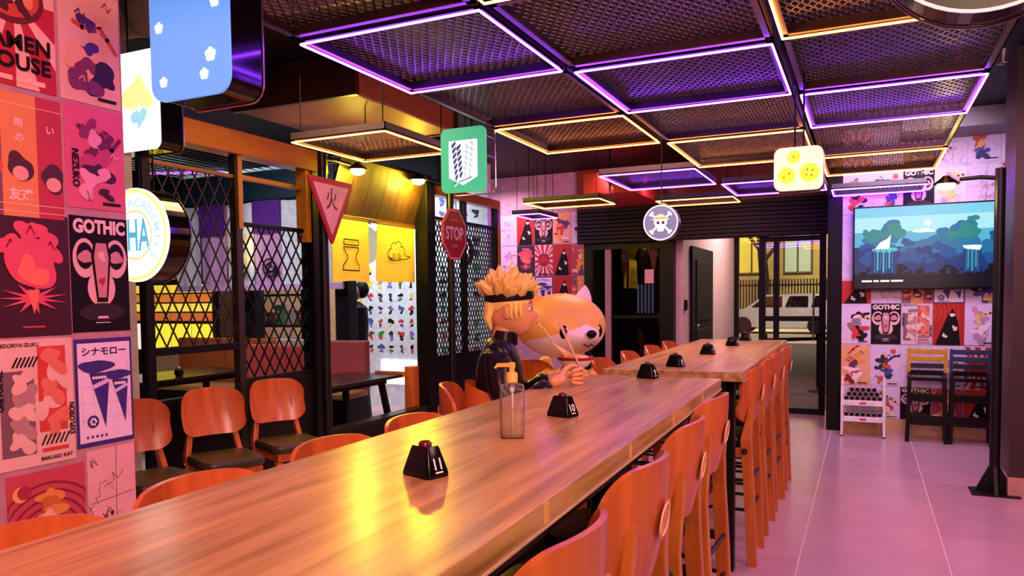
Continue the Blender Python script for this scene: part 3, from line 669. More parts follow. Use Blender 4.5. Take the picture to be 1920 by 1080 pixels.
# big dark drum at top right
box_sign('round_sign', 'large dark round drum sign at the top right edge', (.262, 2.2, 2.392), circ(0, 0, .257, 56), .12, '#1c1218', B(), [RIM], (-.1, .1), strength=.05).children[0].data.materials[0] = M('#2a1c24', .12, 0, .1, 14, 0, .4)
o = [x for x in S.objects if x.get('label', '').startswith('large dark round')][0]
B().tube([(x, -.012, z) for x, z in circ(0, 0, .257, 56)], .0045, 6, closed=True).build('front_rim', EM('#d8d0d4', .8), o, True)
# round white sign beyond the fine mesh
box_sign('round_sign', 'round white lit drum sign beyond the fine mesh screen', (-4.55, 8.1, 2.02), circ(0, 0, .21, 40), .12, '#eef2fa', B().ring(0, 0, .15, .16, 1, 0), [EM('#9ab0c0', .8)], (0,), strength=1.1)
box_sign('round_sign', 'round black drum sign half hidden between the two yellow flags', (-4.62, 6.35, 2.0), circ(0, 0, .2, 40), .12, '#d8dcb0', B().ring(0, 0, .14, .15, 1, 0), [EM('#9ab0c0', .8)], (0,), strength=.5, rz=1.2)
# ------------------------------------------------------------------ lamp posts with plate signs
def lamp_post(label, loc, h, arm, aim_rz, tilt=0, col=(1, .82, .12), power=9, base=False, glow='#ffd820', strength=200.0):
    t = thing('lamp_post', label, 'lamp post', loc, aim_rz)
    B().tube([(0, 0, 0), (0, 0, h)], .036 if not base else .034, 16).build('pole', BLKM, t, True)
    if base:
        B().cbox((-.15, -.12, 0), (.15, .12, .012), .003).build('base_plate', BLK, t)
        g = B(); g.add([(-.12, -.012, .012), (.12, -.012, .012), (.034, -.012, .2), (-.034, -.012, .2), (-.12, .012, .012), (.12, .012, .012), (.034, .012, .2), (-.034, .012, .2)], [(0, 1, 2, 3), (7, 6, 5, 4), (1, 5, 6, 2), (4, 0, 3, 7), (3, 2, 6, 7)])
        g.build('gusset', BLK, t); g2 = B(); g2.v = [(y, x, z) for x, y, z in g.v]; g2.f = [q[::-1] for q in g.f]; g2.m = g.m; g2.build('gusset', BLK, t)
    else: B().lathe([(.10, 0), (.10, .012), (.04, .02), (.04, .06)], n=20).build('base_plate', BLK, t, True)
    B().tube([(0, 0, h - .07), (arm * .35, 0, h - .055), (arm * .75, 0, h - .06)], [.016, .016, .014], 10).build('arm', BLKM, t, True)
    B().lathe([(0.0, .058), (.022, .056), (.035, .04), (.088, .0), (.084, -.006), (.03, .03)], (arm, 0, h - .085), 20).build('lamp_shade', BLKM, t, True)
    B().ball((arm, 0, h - .098), (.062, .062, .034), 10).build('bulb', EM(glow, strength), t, True)
    p = point((0, 0, 0), power, col, .05); p.location = Matrix.Rotation(aim_rz, 3, 'Z') @ Vector((arm, 0, h - .20)) + Vector(loc); return t
t = lamp_post('black lamp post with yellow lamp carrying the red triangle sign', (-3.86, 4.79, 0), 2.62, .46, PI / 2, power=8)
t2 = lamp_post('black lamp post with yellow lamp carrying the octagonal stop sign', (-3.85, 6.78, 0), 2.66, .60, -PI / 2, power=8, strength=420.0)
lamp_post('free standing black lamp post before the television', (.857, 6.37, 0), 2.33, .335, PI, power=5, base=True, glow='#ffe070', strength=30)
# triangle sign (thing of its own fixed to the post)
RED = M('#b3262e', .4); PINKW = M('#f0b8c4', .45)
def plate(name, label, loc, rz, poly, inner, art, mats, rim=None):
    t = thing(name, label, 'sign', loc, rz); B().prism(poly, 0, .012).build('plate', RED, t)
    b = B().flat(inner, 1, 0); b.v += []; n0 = len(b.v); b.add(art.v, art.f); b.m = [0] * 1 + art.m
    b.build('print', mats, t); B().bx((-.03, .012, -.03), (.03, .03, .03)).build('bracket', BLK, t); return t
def rpoly(pts, r, n=5):
    out = []
    for i, p in enumerate(pts):
        p = Vector(p); a = (Vector(pts[i - 1]) - p).normalized(); c = (Vector(pts[(i + 1) % len(pts)]) - p).normalized()
        s, e = p + a * r, p + c * r
        for k in range(n + 1):
            w = k / n; out.append(tuple(s * (1 - w) ** 2 + p * 2 * w * (1 - w) + e * w * w))
    return out
tri = rpoly([(-.31, .20), (0, -.32), (.31, .20)], .04); tin = rpoly([(-.235, .155), (0, -.24), (.235, .155)], .02)
plate('triangle_sign', 'red and pink triangular sign with a dark fire character', (-3.795, 4.815, 2.19), PI / 2 + .06, tri, tin, B().text('火', 0, .045, .17, 2, 1, bold=.012, sx=.85), [PINKW, M('#6a1a20', .5)])
octo = [(.225 * math.cos(PI / 8 + k * PI / 4) * 1.08, .225 * math.sin(PI / 8 + k * PI / 4) * 1.25) for k in range(8)]
a = B().textw('STOP', 0, .01, .33, .135, 2, 1, .025).rect(-.07, .14, .07, .146, 2, 1).text('とまれ', 0, -.115, .032, 2, 1, bold=.01)
a.stroke([(x * .93, z * .93) for x, z in octo], .012, 2, 1, True)
plate('stop_sign', 'dark red octagonal stop sign with white lettering on its post', (-3.80, 6.78, 2.10), 1.52, octo, [(x * .96, z * .96) for x, z in octo], a, [M('#a51c2c', .4), M('#fbe6ea', .5)])
# ------------------------------------------------------------------ hatch board, flags
hb = thing('hatch_board', 'brown gold wooden awning board above the two yellow flags', 'board', (-4.03, 5.83, 2.18))
HW = WOOD('awning_wood', '#38220e', '#523616', .55, 16, 2, .1)
for k in range(6): B().grid([[(-.06 + .0, -.70 + .235 * k, 0), (-.06, -.70 + .235 * k + .228, 0)], [(.10, -.70 + .235 * k, .46), (.10, -.70 + .235 * k + .228, .46)]]).grid([[(-.085, -.70 + .235 * k + .228, 0), (-.085, -.70 + .235 * k, 0)], [(.075, -.70 + .235 * k + .228, .46), (.075, -.70 + .235 * k, .46)]]).build('plank', HW, hb)
B().cbox((-.10, -.72, -.03), (-.04, .73, .0), .005).build('bottom_rail', M('#5a3616', .4), hb); B().bx((-.02, -.72, .46), (.10, .73, .49)).build('top_rail', BLK, hb)
def flag(label, y, z, w, h, art, seed):
    t = thing('flag', label, 'flag', (-4.05, y, z), PI / 2)
    N = 14; rr = random.Random(seed); ph = rr.uniform(0, 6)
    def yy(u, v): return .012 * math.sin(u * 5 + ph) * (v) + .008 * math.sin(u * 11 + ph * 2) * v
    rows = [[((-.5 + i / N) * w * (1 - .0 + .05 * j / N), -yy(i / N, j / N), -h * j / N - .006 * math.sin(i * .5 + ph) * j / N) for i in range(N + 1)] for j in range(N + 1)]
    B().grid(rows[::-1]).grid([[(p[0], p[1] + .003, p[2]) for p in r] for r in rows]).build('cloth', M('#f0da4e', .7, 0, .05, 6), t, True)
    v2 = []
    for x, y2, z2 in art.v:
        u = x / w + .5; v = -z2 / h; v2.append((x, -yy(u, v) + y2 - .008, z2))
    art.v = v2; art.build('emblem', M('#1c1710', .6), t)
    B().tube([(-w * .5, .004, .004), (w * .5, .004, .004)], .008, 8).build('hem_rod', M('#5a3616', .5), t); return t
g = B(); g.stroke(rrect(-.105, -.22, .105, -.175, .003, 1), .010, 1, 0, True)
side = [(.105, -.24), (.105, -.262), (.06, -.315), (.062, -.345), (.12, -.40), (.125, -.44)]
g.stroke(side, .010, 1).stroke([(-x, z) for x, z in side], .010, 1).stroke([(-.105, -.24), (.105, -.24)], .010, 1).stroke([(-.125, -.44), (.125, -.44)], .010, 1)
flag('left yellow flag with a black hourglass gourd emblem', 5.385, 2.142, .52, .535, g, 1)
g = B(); cl = []
for (cx, cz, r, a0, a1) in ((-.12, -.27, .05, 5.2, 1.9), (-.06, -.22, .06, 3.2, .9), (.02, -.20, .055, 2.5, .3), (.075, -.235, .045, 2.2, -.6)):
    for k in range(9): an = a0 + (a1 - a0 if a0 < 4 else a1 - a0) * k / 8; cl.append((cx + r * math.cos(an), cz + r * math.sin(an)))
cl += [(.13, -.275), (.22, -.285), (.14, -.31), (.06, -.315), (-.02, -.325), (-.09, -.33), (-.15, -.325), (-.17, -.30)]
g.stroke(cl, .008, 1, 0, True)
for cx in (-.07, .02): g.stroke([(cx + (.036 - .0028 * k) * math.cos(.9 * k - 1.5), -.29 + (.036 - .0028 * k) * math.sin(.9 * k - 1.5)) for k in range(11)], .007, 1)
flag('right yellow flag with a black curled cloud emblem', 6.10, 2.142, .63, .53, g, 2)
# ------------------------------------------------------------------ posters (generic graphic stand-ins with the lettering of the place)
def C(h): return M(h, .55, 0, .05)
def poster(label, loc, rz, w, h, bg, design, group):
    o = B().cbox((-w / 2, -.0015, -h / 2), (w / 2, .0015, h / 2), .0004).build('poster', C(bg), None, loc=loc, rz=rz)
    tag(o, label, 'poster', group)
    a = B(); T = B(); mats, tm = design(a, T, w, h)
    for q, m, nm in ((a, mats, 'print'), (T, tm, 'lettering')):
        if q.v:
            q.v = [(min(max(x, -w / 2), w / 2), y - .0016, min(max(z, -h / 2), h / 2)) for x, y, z in q.v]
            q.build(nm, [C(c) for c in m], o)
    return o
def d_gothic(a, T, w, h):
    T.textw('GOTHIC', 0, h * .415, w * .90, h * .125, 2, 0, .05)
    for s in (-1, 1):
        a.disc(s * w * .27, h * .14, w * .20, h * .17, 1, 0).disc(s * w * .27, h * .16, w * .14, h * .115, 2, 1).blob(s * w * .26, h * .15, w * .11, 3, 3, 2, .15)
    a.disc(0, -h * .12, w * .24, h * .16, 1.5, 0)
    cof = [(-.10, .30), (.10, .30), (.15, .16), (.08, -.24), (-.08, -.24), (-.15, .16)]
    a.flat([(x * w * 1.15, z * h) for x, z in cof], 4, 1).flat([(x * w * .85, z * h * .88 + .01 * h) for x, z in cof], 5, 2).blob(0, h * .16, w * .07, 5, 6, 0, .2).blob(0, -h * .06, w * .05, 8, 6, 3, .4, .7, 1.6)
    a.disc(0, -h * .33, w * .40, h * .08, 3, 4); T.rect(-w * .09, -h * .385, w * .09, -h * .365, 4, 0); T.rect(-w * .13, -h * .425, w * .13, -h * .418, 4, 0)
    return ['#e7b7b4', '#160a0e', '#c98b8e', '#a8303c', '#2a1418'], ['#efd0cc']
def d_fuzzy(a, T, w, h):
    for s in (-1, 0, 1): a.blob(s * w * .25, h * (.36 - .12 * abs(s)), w * .15, 4 + s, 1 + .1 * s, 0, .3).stroke([(s * w * .25 - w * .05, h * (.34 - .12 * abs(s))), (s * w * .25, h * (.40 - .12 * abs(s))), (s * w * .25 + w * .05, h * (.34 - .12 * abs(s)))], w * .02, 2, 1)
    a.blob(0, h * .10, w * .30, 5, 3, 0, .1, 1.15, 1.0).blob(0, h * .02, w * .17, 9, 4, 2, .3)
    st = []
    for k in range(22): an = 2 * PI * k / 22; q = (.46 if k % 2 else .14); st.append((w * q * math.cos(an), -h * .19 + h * q * .28 * math.sin(an)))
    a.flat(st, 5, 0).flat([(-w * .08, -h * .12), (w * .08, -h * .12), (0, -h * .32)], 6, 2); T.rect(-w * .14, -h * .43, w * .14, -h * .415, 2, 0)
    return ['#dc5068', '#8a1c2c', '#e8785c'], ['#c84050']
def d_cones(a, T, w, h):
    a.rect(-w * .46, -h * .46, w * .46, h * .46, 1, 1)
    for k in range(5): a.stroke([(-w * .4 + w * .2 * k, -h * .3), (-w * .4 + w * .2 * k, h * .3)], .0015, 1.5, 2)
    for k in range(4): a.stroke([(-w * .44, -h * .25 + h * .15 * k), (w * .44, -h * .25 + h * .15 * k)], .0015, 1.5, 2)
    for x, z, s in ((-.10, .08, 1.0), (.26, .02, .8)):
        a.blob(w * (x - .05 * s), h * (z + .16 * s), w * .24 * s, 4, 2, 0, .12, 1.15, .45).flat([(w * (x - .18 * s), h * (z + .10 * s)), (w * (x + .18 * s), h * (z + .10 * s)), (w * (x + .08), h * (z - .42 * s))], 3, 0)
        a.stroke([(w * (x - .12 * s), h * (z - .03)), (w * (x + .13 * s), h * (z + .02))], .016 * s, 4, 3)
        for k in range(5): a.disc(w * (x - .11 * s + .05 * s * k), h * (z + .055 * s), .006, layer=4, mi=1, n=8)
    a.disc(-w * .24, -h * .27, w * .10, layer=4, mi=0)
    for k in range(6): a.disc(-w * .24 + w * .045 * math.cos(k), -h * .27 + w * .045 * math.sin(k), w * .022, layer=5 + .05 * k, mi=1, n=8)
    for k in range(5): a.disc(-w * .34 + w * .08 * k, -h * .41, w * .022, layer=4, mi=0, n=8)
    T.textw('シナモロー', 0, h * .38, w * .78, h * .075, 2, 0, .03)
    return ['#3b2a78', '#efe0ec', '#c9b4d0', '#d8c8e8'], ['#2a1c50']
def d_duo(a, T, w, h):
    a.rect(-w * .44, -h * .40, -w * .02, h * .26, 1, 0).rect(.03 * w, -h * .24, w * .40, h * .44, 1, 1)
    rr = random.Random(5)
    for k in range(5): a.blob(-w * .22 + rr.uniform(-.1, .1) * w, -h * .30 + .12 * h * k, w * .13, 11 + k, 2 + .2 * k, (2, 3)[k % 2], .35)
    for k in range(5): a.blob(w * .21 + rr.uniform(-.08, .08) * w, -h * .15 + .12 * h * k, w * .14, 31 + k, 2 + .2 * k, (4, 2)[k % 2], .4)
    for k in range(6): a.stroke([(-w * .28 + .05 * w * k, h * .29), (-w * .22 + .05 * w * k, h * .36)], .006, 2, 5).stroke([(.05 * w + .06 * w * k, -h * .34), (.11 * w + .06 * w * k, -h * .27)], .006, 2, 5)
    T.text('ONE FOR ALL', -w * .445, h * .12, w * .085, 4, 0, bold=.03, rot=PI / 2, sx=.72).textw('MIDORIYA IZUKU', -w * .2, h * .46, w * .5, h * .03, 3, 0, .02).text('EXPLOSION', w * .455, -h * .16, w * .075, 4, 0, bold=.03, rot=PI / 2, sx=.8).textw('BAKUGO KAT', w * .24, -h * .45, w * .42, h * .03, 3, 0, .03)
    a.rect(.05 * w, -h * .40, w * .40, -h * .37, 2, 1)
    return ['#7a5c60', '#cf4434', '#e8c0a8', '#b48c84', '#e07a5c', '#1a1214'], ['#17100f']
def d_bowl(a, T, w, h):
    for k in range(12): an = 2 * PI * k / 12; a.flat([(0, h * .2), (w * 1.2 * math.cos(an), h * .2 + h * math.sin(an)), (w * 1.2 * math.cos(an + .24), h * .2 + h * math.sin(an + .24))], 1, 0)
    a.disc(-w * .05, h * .22, w * .42, h * .22, 2, 1).disc(-w * .05, h * .23, w * .36, h * .18, 3, 2)
    for k in range(7): a.blob(-w * .25 + w * .07 * k, h * .2 + h * .05 * math.sin(k * 2.2), w * .09, k, 4 + .1 * k, (3, 4, 5)[k % 3], .3)
    T.textw('LAMEN', 0, -h * .14, w * .84, h * .13, 6, 0, .03).textw('HOUSE', 0, -h * .30, w * .84, h * .13, 6, 0, .03)
    for k in range(4): a.rect(-w * .4 + w * .2 * k, -h * .46, -w * .25 + w * .2 * k, -h * .42, 3, 4)
    return ['#f0b8a0', '#6a1418', '#c8482c', '#e8885c', '#f2c8a0', '#4a1418'], ['#180608']
def d_stripes(a, T, w, h):
    a.rect(-w * .5, -h * .5, -w * .2, h * .5, 1, 0).rect(-w * .2, -h * .5, w * .2, h * .5, 1, 1).rect(w * .2, -h * .5, w * .5, h * .5, 1, 2)
    for x, z, c in ((-.38, .10, 3), (-.36, -.12, 3), (0, -.10, 4), (.38, -.16, 4)):
        a.blob(w * x, h * z, w * .15, int(z * 100) + 40, 2, c, .14).disc(w * x, h * (z - .05), w * .09, h * .06, 3, 5)
    T.text('眼', 0, h * .26, h * .07, 3, 0, bold=.02).text('の', 0, h * .14, h * .06, 3, 0, bold=.02).text('い', w * .36, h * .24, h * .06, 3, 0, bold=.02).text('友達', 0, -h * .32, h * .10, 3, 0, bold=.03).text('KYO', -w * .38, -h * .43, h * .03, 3, 0, bold=.03)
    T.rect(-w * .5, h * .40, w * .5, h * .405, 2, 0).rect(-w * .5, -h * .46, w * .5, -h * .455, 2, 0).rect(-w * .5, -h * .40, w * .5, -h * .395, 2, 0)
    return ['#7e4a54', '#e0904c', '#b83840', '#d4564e', '#4a1c24', '#e8a890'], ['#f4d4cc']
def d_rays(a, T, w, h):
    for k in range(20): an = 2 * PI * k / 20; a.flat([(0, h * .02), (w * 1.1 * math.cos(an), h * .02 + w * 1.1 * math.sin(an)), (w * 1.1 * math.cos(an + .17), h * .02 + w * 1.1 * math.sin(an + .17))], 1, 0)
    a.disc(0, h * .02, w * .33, layer=2, mi=1).blob(0, h * .02, w * .2, 3, 3, 0, .3); T.rect(-w * .3, -h * .47, w * .3, -h * .43, 3, 0)
    return ['#b8202c', '#8a1420'], ['#5a1018']
def d_figure(cols, seed, word=None, dot=None, tcol='#1a1014'):
    def f(a, T, w, h):
        r = random.Random(seed)
        if dot: a.disc(w * .26, h * .36, w * .10, layer=1, mi=dot)
        pts = [(w * r.uniform(-.35, .0), h * r.uniform(.05, .3))]
        for k in range(5): pts.append((pts[-1][0] + w * .14, pts[-1][1] + h * r.uniform(-.11, .11)))
        a.stroke(pts, w * .07, 1.5, 0)
        for k in range(9): a.blob(w * r.uniform(-.22, .22), h * (.26 - .075 * k + r.uniform(-.03, .03)), w * r.uniform(.09, .20), seed * 13 + k, 2 + .3 * k, r.randrange(len(cols)), .38, r.uniform(.7, 1.3), r.uniform(.6, 1.2))
        for k in range(4):
            x, z = w * r.uniform(-.4, .3), h * r.uniform(-.4, .4); a.stroke([(x, z), (x + w * .07, z + h * .04), (x + w * .1, z - h * .03), (x + w * .16, z + h * .01)], w * .018, 5, r.randrange(len(cols)))
        T.rect(w * .08, -h * .45, w * .40, -h * .425, 6, 0)
        if word: T.text(word, -w * .36, -h * .12, w * .12, 7, 0, bold=.03, rot=-PI / 2, sx=.9)
        return cols, [tcol]
    return f
def d_dark(cols):
    def f(a, T, w, h):
        a.flat([(-w * .42, -h * .5), (w * .38, -h * .5), (w * .30, h * .05), (w * .14, h * .38), (-w * .02, h * .22), (-w * .2, -h * .1)], 1, 0)
        a.blob(w * .12, h * .22, w * .075, 4, 2, 1, .15).blob(w * .20, -h * .10, w * .08, 7, 2, 1, .35, .7, 1.4).blob(-w * .12, -h * .28, w * .07, 9, 2, 1, .4)
        for k in range(6): a.stroke([(-w * .45 + k * .15 * w, h * .48), (-w * .38 + k * .14 * w, h * .30), (-w * .44 + k * .15 * w, h * .12)], w * .02, .8, 2)
        return cols, ['#f0e0d0']
    return f
def d_swirl(a, T, w, h):
    for k in range(6): a.ring(0, -h * .1, w * (.22 + .1 * k), w * (.25 + .1 * k), 1, 0, 30)
    a.disc(-w * .34, h * .34, w * .10, layer=2, mi=3).disc(-w * .30, h * .35, w * .085, layer=3, mi=4)
    for k in range(9): a.blob(w * (.03 + .03 * math.sin(k)), h * (.28 - .08 * k), w * (.14 + .012 * k), 60 + k, 4 + .2 * k, (1, 5, 1)[k % 3], .3, 1, .7)
    a.blob(-w * .02, h * .08, w * .12, 70, 7, 2, .1, .8, 1.1).flat([(-w * .12, -h * .5), (w * .2, -h * .5), (w * .06, -h * .14)], 8, 6).blob(-w * .3, -h * .36, w * .12, 80, 8, 2, .4)
    return ['#8a2434', '#e0983c', '#f0bca0', '#f0b060', '#a83048', '#c87428', '#4a3464'], ['#000000']
def d_sketch(seed):
    def f(a, T, w, h):
        r = random.Random(seed); a.stroke([(-w * .46, 0), (w * .46, h * .04)], .002, 1, 0).stroke([(w * .05, -h * .5), (w * .1, h * .5)], .002, 1, 0)
        for k in range(12):
            x, z = w * r.uniform(-.42, .3), h * r.uniform(-.42, .42); p = [(x, z)]
            for m in range(6): p.append((p[-1][0] + w * r.uniform(-.08, .12), p[-1][1] + h * r.uniform(-.08, .08)))
            a.stroke(p, .0022, 1, r.randrange(2))
        for k in range(3): a.blob(w * r.uniform(-.3, .3), h * r.uniform(-.3, .3), w * .09, seed + k, .8, 2, .35)
        return ['#4a3038', '#7a5058', '#d8a8a8'], ['#000000']
    return f
PW, PH = .268, .400
# --- the pillar at the left: facing the aisle (+x), u runs along +y
LX = -2.597
def pl(yc, zc, label, bg, des, w=.262, h=.415): poster(label, (LX, yc, zc), PI / 2, w, h, bg, des, 'posters on the left pillar')
pl(1.915, 2.385, 'pale poster of an orange purple figure, top right of the left pillar', '#e6b49c', d_figure(['#c8502c', '#4a2c74', '#2a1820', '#e8a888', '#7a3050'], 3), .24)
pl(1.640, 2.385, 'red poster of a noodle bowl lettered lamen house', '#b8242a', d_bowl, .28)
pl(1.920, 1.982, 'pink poster of dark swirling figure with a vertical word on the pillar', '#d8607c', d_figure(['#6a1c40', '#3a1428', '#e89cac', '#8a3058', '#b84468'], 8, 'NEZUKO', None, '#1c0a14'), .235, .375)
pl(1.640, 1.95, 'poster of grey, orange and red stripes with white characters', '#7e4a54', d_stripes, .30)
pl(1.925, 1.553, 'black poster lettered gothic on the left pillar', '#160a0e', d_gothic, .235, .425)
pl(1.665, 1.545, 'dark maroon poster with a fuzzy pink shape on the left pillar', '#3a0c14', d_fuzzy, .275, .42)
pl(1.925, 1.115, 'white poster of two purple cones on the left pillar', '#3b2a78', d_cones, .235, .40)
pl(1.662, 1.105, 'cream poster lettered one for all on the left pillar', '#e8c0ac', d_duo, .275, .44)
pl(1.69, .655, 'red poster of a golden haired shape low on the left pillar', '#c44a58', d_swirl, .28, .42)
pl(1.94, .70, 'pale line sketch poster low on the left pillar', '#e8b4b0', d_sketch(4), .20, .40)
pl(1.34, 2.385, 'rose poster of crimson figure left of the noodle bowl poster', '#d88a8c', d_figure(['#a8303c', '#5a1824', '#e8b0a0'], 12), .28)
pl(1.33, 1.95, 'crimson poster of rays left of the striped poster', '#e8a494', d_rays, .28)
pl(1.375, 1.545, 'pink sketch poster left of the fuzzy pink shape poster', '#dc9c9c', d_sketch(9), .28, .42)
pl(1.375, 1.105, 'red and black poster left of the one for all poster', '#a81c24', d_dark(['#14080a', '#e8b8a8', '#d8503c']), .28, .43)
# --- the television wall: facing the viewer (-y)
TY = 8.697
rows_z = [2.91, 2.49, 2.06, 1.56, 1.14, .705, .31]
palette = {
 'n': ('#d8c4e0', lambda s: d_figure(['#2a2c64', '#c8503c', '#3a4a9c', '#e8b45c', '#1a1830'], s, None, 1), 'pale poster of navy orange figure'),
 'y': ('#dcc8e0', lambda s: d_figure(['#e8b040', '#1c161c', '#c83a34', '#8a7a88', '#f0d8c8'], s), 'pale poster of a yellow and black figure'),
 'o': ('#e8a878', lambda s: d_figure(['#c83424', '#3c3478', '#f0e0d8', '#e89848', '#7a1c1c'], s), 'orange poster of a red and indigo figure'),
 'g': ('#160a0e', lambda s: d_gothic, 'black poster lettered gothic'), 'd': ('#d8bcc8', lambda s: d_duo, 'cream one for all poster'),
 'b': ('#b02018', lambda s: d_dark(['#120a0c', '#f0d8d0', '#d8482c']), 'red poster of a black cloaked shape'), 'w': ('#e0cce8', lambda s: d_figure(['#e8c474', '#c8a8d8', '#f0e4e8', '#b890b8', '#d88a9c'], s), 'lilac poster of a pale golden figure'),
 'p': ('#2c1c2c', lambda s: d_fuzzy, 'dark fuzzy pink shape poster'), 's': ('#d8c4dc', lambda s: d_sketch(s), 'lilac line sketch poster'), 'r': ('#e8c8c0', lambda s: d_rays, 'cream poster of red rays'),
 'c': ('#3b2a78', lambda s: d_cones, 'white poster of two purple cones'), 't': ('#7e4a54', lambda s: d_stripes, 'striped poster'), 'l': ('#b8242a', lambda s: d_bowl, 'red poster lettered lamen house'), 'm': ('#c44a58', lambda s: d_swirl, 'red golden haired poster')}
gridp = ['rsbsnwo', 'yngwsrt', 'bwdpdsy', 'bstcnsw', 'ygdbwpn', 'onswrcl', 'sygmbsd']
hidden = {(0, 0), (0, 1), (0, 2), (1, 0), (1, 1), (1, 2)}
rn = ['top row over television', 'row just over television', '', 'cut short under television', 'first full row under television', 'second full row under television', 'bottom row by the floor']
cn = ['first column', 'second column', 'third column', 'fourth column', 'fifth column', 'sixth column', 'last column']
for i, rw in enumerate(gridp):
    for j, k in enumerate(rw):
        x = -.088 + .2805 * j
        if i == 2: continue
        if i == 3 and True: h, z = .24, 1.47
        else: h, z = PH + .018, rows_z[i]
        if i == 0: h, z = .40, 2.93
        if i == 6: h, z = .325, .325
        bg, df, lab = palette[k]
        poster(f'{lab}, {rn[i]}, {cn[j]}', (x, TY, z), 0, PW + .008, h, bg, df(i * 7 + j + 1), 'posters on the television wall')
# --- rear wall beside the entrance
RY = 9.797
gridr = [('#d87c8c', 'w', 'pink poster strip'), ('#8a1c20', 'b', ''), ('#160a0e', 'g', ''), ('#d89484', 'y', '')]
gl = ['sbgoy', 'wprbm', 'sdcbt', 'nomws']
rn2 = ['top', 'second', 'third', 'fourth']
for i, rw in enumerate(gl):
    for j, k in enumerate(rw):
        bg, df, lab = palette[k]; x = -4.62 + .273 * j
        poster(f'{lab}, {rn2[i]} row of the rear wall, {cn[j].split(" from")[0].replace("first", "leftmost")}', (x, RY, 2.40 - .435 * i), 0, .266, .425, bg, df(60 + i * 5 + j), 'posters on the rear wall')
# ------------------------------------------------------------------ television
tv = thing('television', 'wide flat television showing a blue green forest at night', 'television', (.612, 8.60, 1.915), 0)
B().cbox((-.735, 0, -.425), (.735, .05, .425), .006).build('casing', M('#08080a', .3), tv); B().bx((-.25, .05, -.2), (.25, .099, .2)).build('wall_bracket', BLK, tv)
s = B(); s.flat([(-.72, -.41), (.72, -.41), (.72, .41), (-.72, .41)], 1, 0)
for k in range(8): s.flat([(-.72, .41 - .05 * k), (.72, .41 - .05 * k), (.72, .36 - .05 * k), (-.72, .36 - .05 * k)], 1.2, 1 if k < 2 else (2 if k < 5 else 3))
rr = random.Random(11)
for k in range(150):
    x = rr.uniform(-.68, .68); dip = .17 * math.exp(-((x + .12) / .17) ** 2); z = rr.uniform(-.24, .23 - dip - (.07 if x < -.45 else 0) + (.06 if x > .3 else 0)); r = rr.uniform(.03, .075)
    z = min(z, .34 - r * 1.3); mi = 4 if z > .08 else (5 if z > -.03 else (6 if z > -.14 else 7))
    if rr.random() < .3: mi = min(7, mi + 1)
    x = max(-.60, min(.60, x)); s.blob(x, z, r, k, 2 + .01 * k, mi, .2, 1.2, .9)
for k in range(40): s.blob(-.64 + .033 * k, -.25 + rr.uniform(-.05, .03), .05, 300 + k, 4 + .01 * k, 8 if k % 3 else 7, .25)
s.rect(-.72, -.41, .72, -.27, 5, 8); s.disc(-.06, .235, .030, layer=4, mi=9).blob(-.09, .16, .05, 3, 1.9, 9, .3, 1.4, .5)
for x, w_ in ((-.44, .12), (.33, .075)):
    s.flat([(x - w_, -.02), (x + w_, -.02), (x + w_ * .9, -.26), (x - w_ * 1.1, -.26)], 5.5, 7).disc(x, -.02, w_, .025, 5.6, 10)
    for k in range(7): s.rect(x - w_ * .8 + w_ * .22 * k, -.25 + .02 * (k % 3), x - w_ * .7 + w_ * .22 * k, -.02, 5.7, 10 if k % 2 else 5)
s.flat([(-.53, -.01), (-.40, -.01), (-.385, .13), (-.42, .09), (-.48, .06)], 6, 9).flat([(.24, .0), (.40, -.0), (.39, -.05), (.26, -.03)], 6, 9)
x = -.65
for wd in (8, 4, 7, 9): s.rect(x, -.345, x + wd * .012, -.325, 7, 11); x += wd * .012 + .014
s.rect(.60, -.36, .67, -.31, 7, 11)
s.build('screen', [EM(c, e, '#0a0a0c') for c, e in (('#123a66', .8), ('#7cd0ea', .85), ('#a8e4f0', .9), ('#58b8da', .8), ('#1c9490', .72), ('#147cae', .72), ('#0c58a0', .7), ('#0a3c80', .7), ('#050a18', .6), ('#f4fcff', 1.0), ('#4fd0d8', .8), ('#f0f4f4', .85))], tv)
# ------------------------------------------------------------------ high chairs and scroll rack
def high_chair(label, x, bar):
    t = thing('high_chair', label, 'high chair', (x, 8.42, 0), -.06, 'wooden high chairs before the poster wall')
    DK = M('#120c0e', .35, 0, .1)
    for sx in (-1, 1):
        for sy in (0, 1): B().bar((sx * .165, -.12 + .28 * sy, 0), (sx * .15, -.08 + .22 * sy, .665 if sy else .62), .044, .036).build('leg', DK, t, bevel=.003)
        B().bar((sx * .155, -.09, .62), (sx * .15, .14, .64), .03, .03).build('arm_rest', DK, t)
        B().bar((sx * .165, -.12, .20), (sx * .165, .14, .20), .025, .045).build('side_rail', DK, t)
    B().cbox((-.15, -.10, .41), (.15, .14, .45), .004).build('seat', DK, t)
    B().cbox((-.165, -.125, .17), (.165, -.095, .265), .004).build('front_rail', DK, t); B().cbox((-.155, -.11, .40), (.155, -.085, .475), .004).build('front_rail', DK, t)
    B().cbox((-.155, -.10, .60), (.155, -.075, .635), .004).build('front_rail', DK, t)
    for z, m in ((.87, bar), (.80, bar), (.73, M('#2a2026', .4)), (.66, DK)): B().cbox((-.15, .13, z - .024), (.15, .15, z + .024), .004).build('back_slat', m, t)
    for sx in (-1, 1): B().bar((sx * .16, .135, .66), (sx * .16, .135, .90), .02, .03).build('back_post', bar if bar is not None else DK, t)
    return t
high_chair('dark wooden high chair with yellow top bar beside the white rack', .555, M('#c8962c', .4))
high_chair('dark wooden high chair with navy top bar, middle of the three', .925, M('#2c3c58', .4))
high_chair('dark wooden high chair with bright blue top bar behind the lamp post', 1.30, M('#3c9ad0', .4))
rk = thing('scroll_rack', 'small white two tier rack of rolled papers below the posters', 'rack', (-.012, 8.46, 0), 0)
RW = M('#ece6ea', .4)
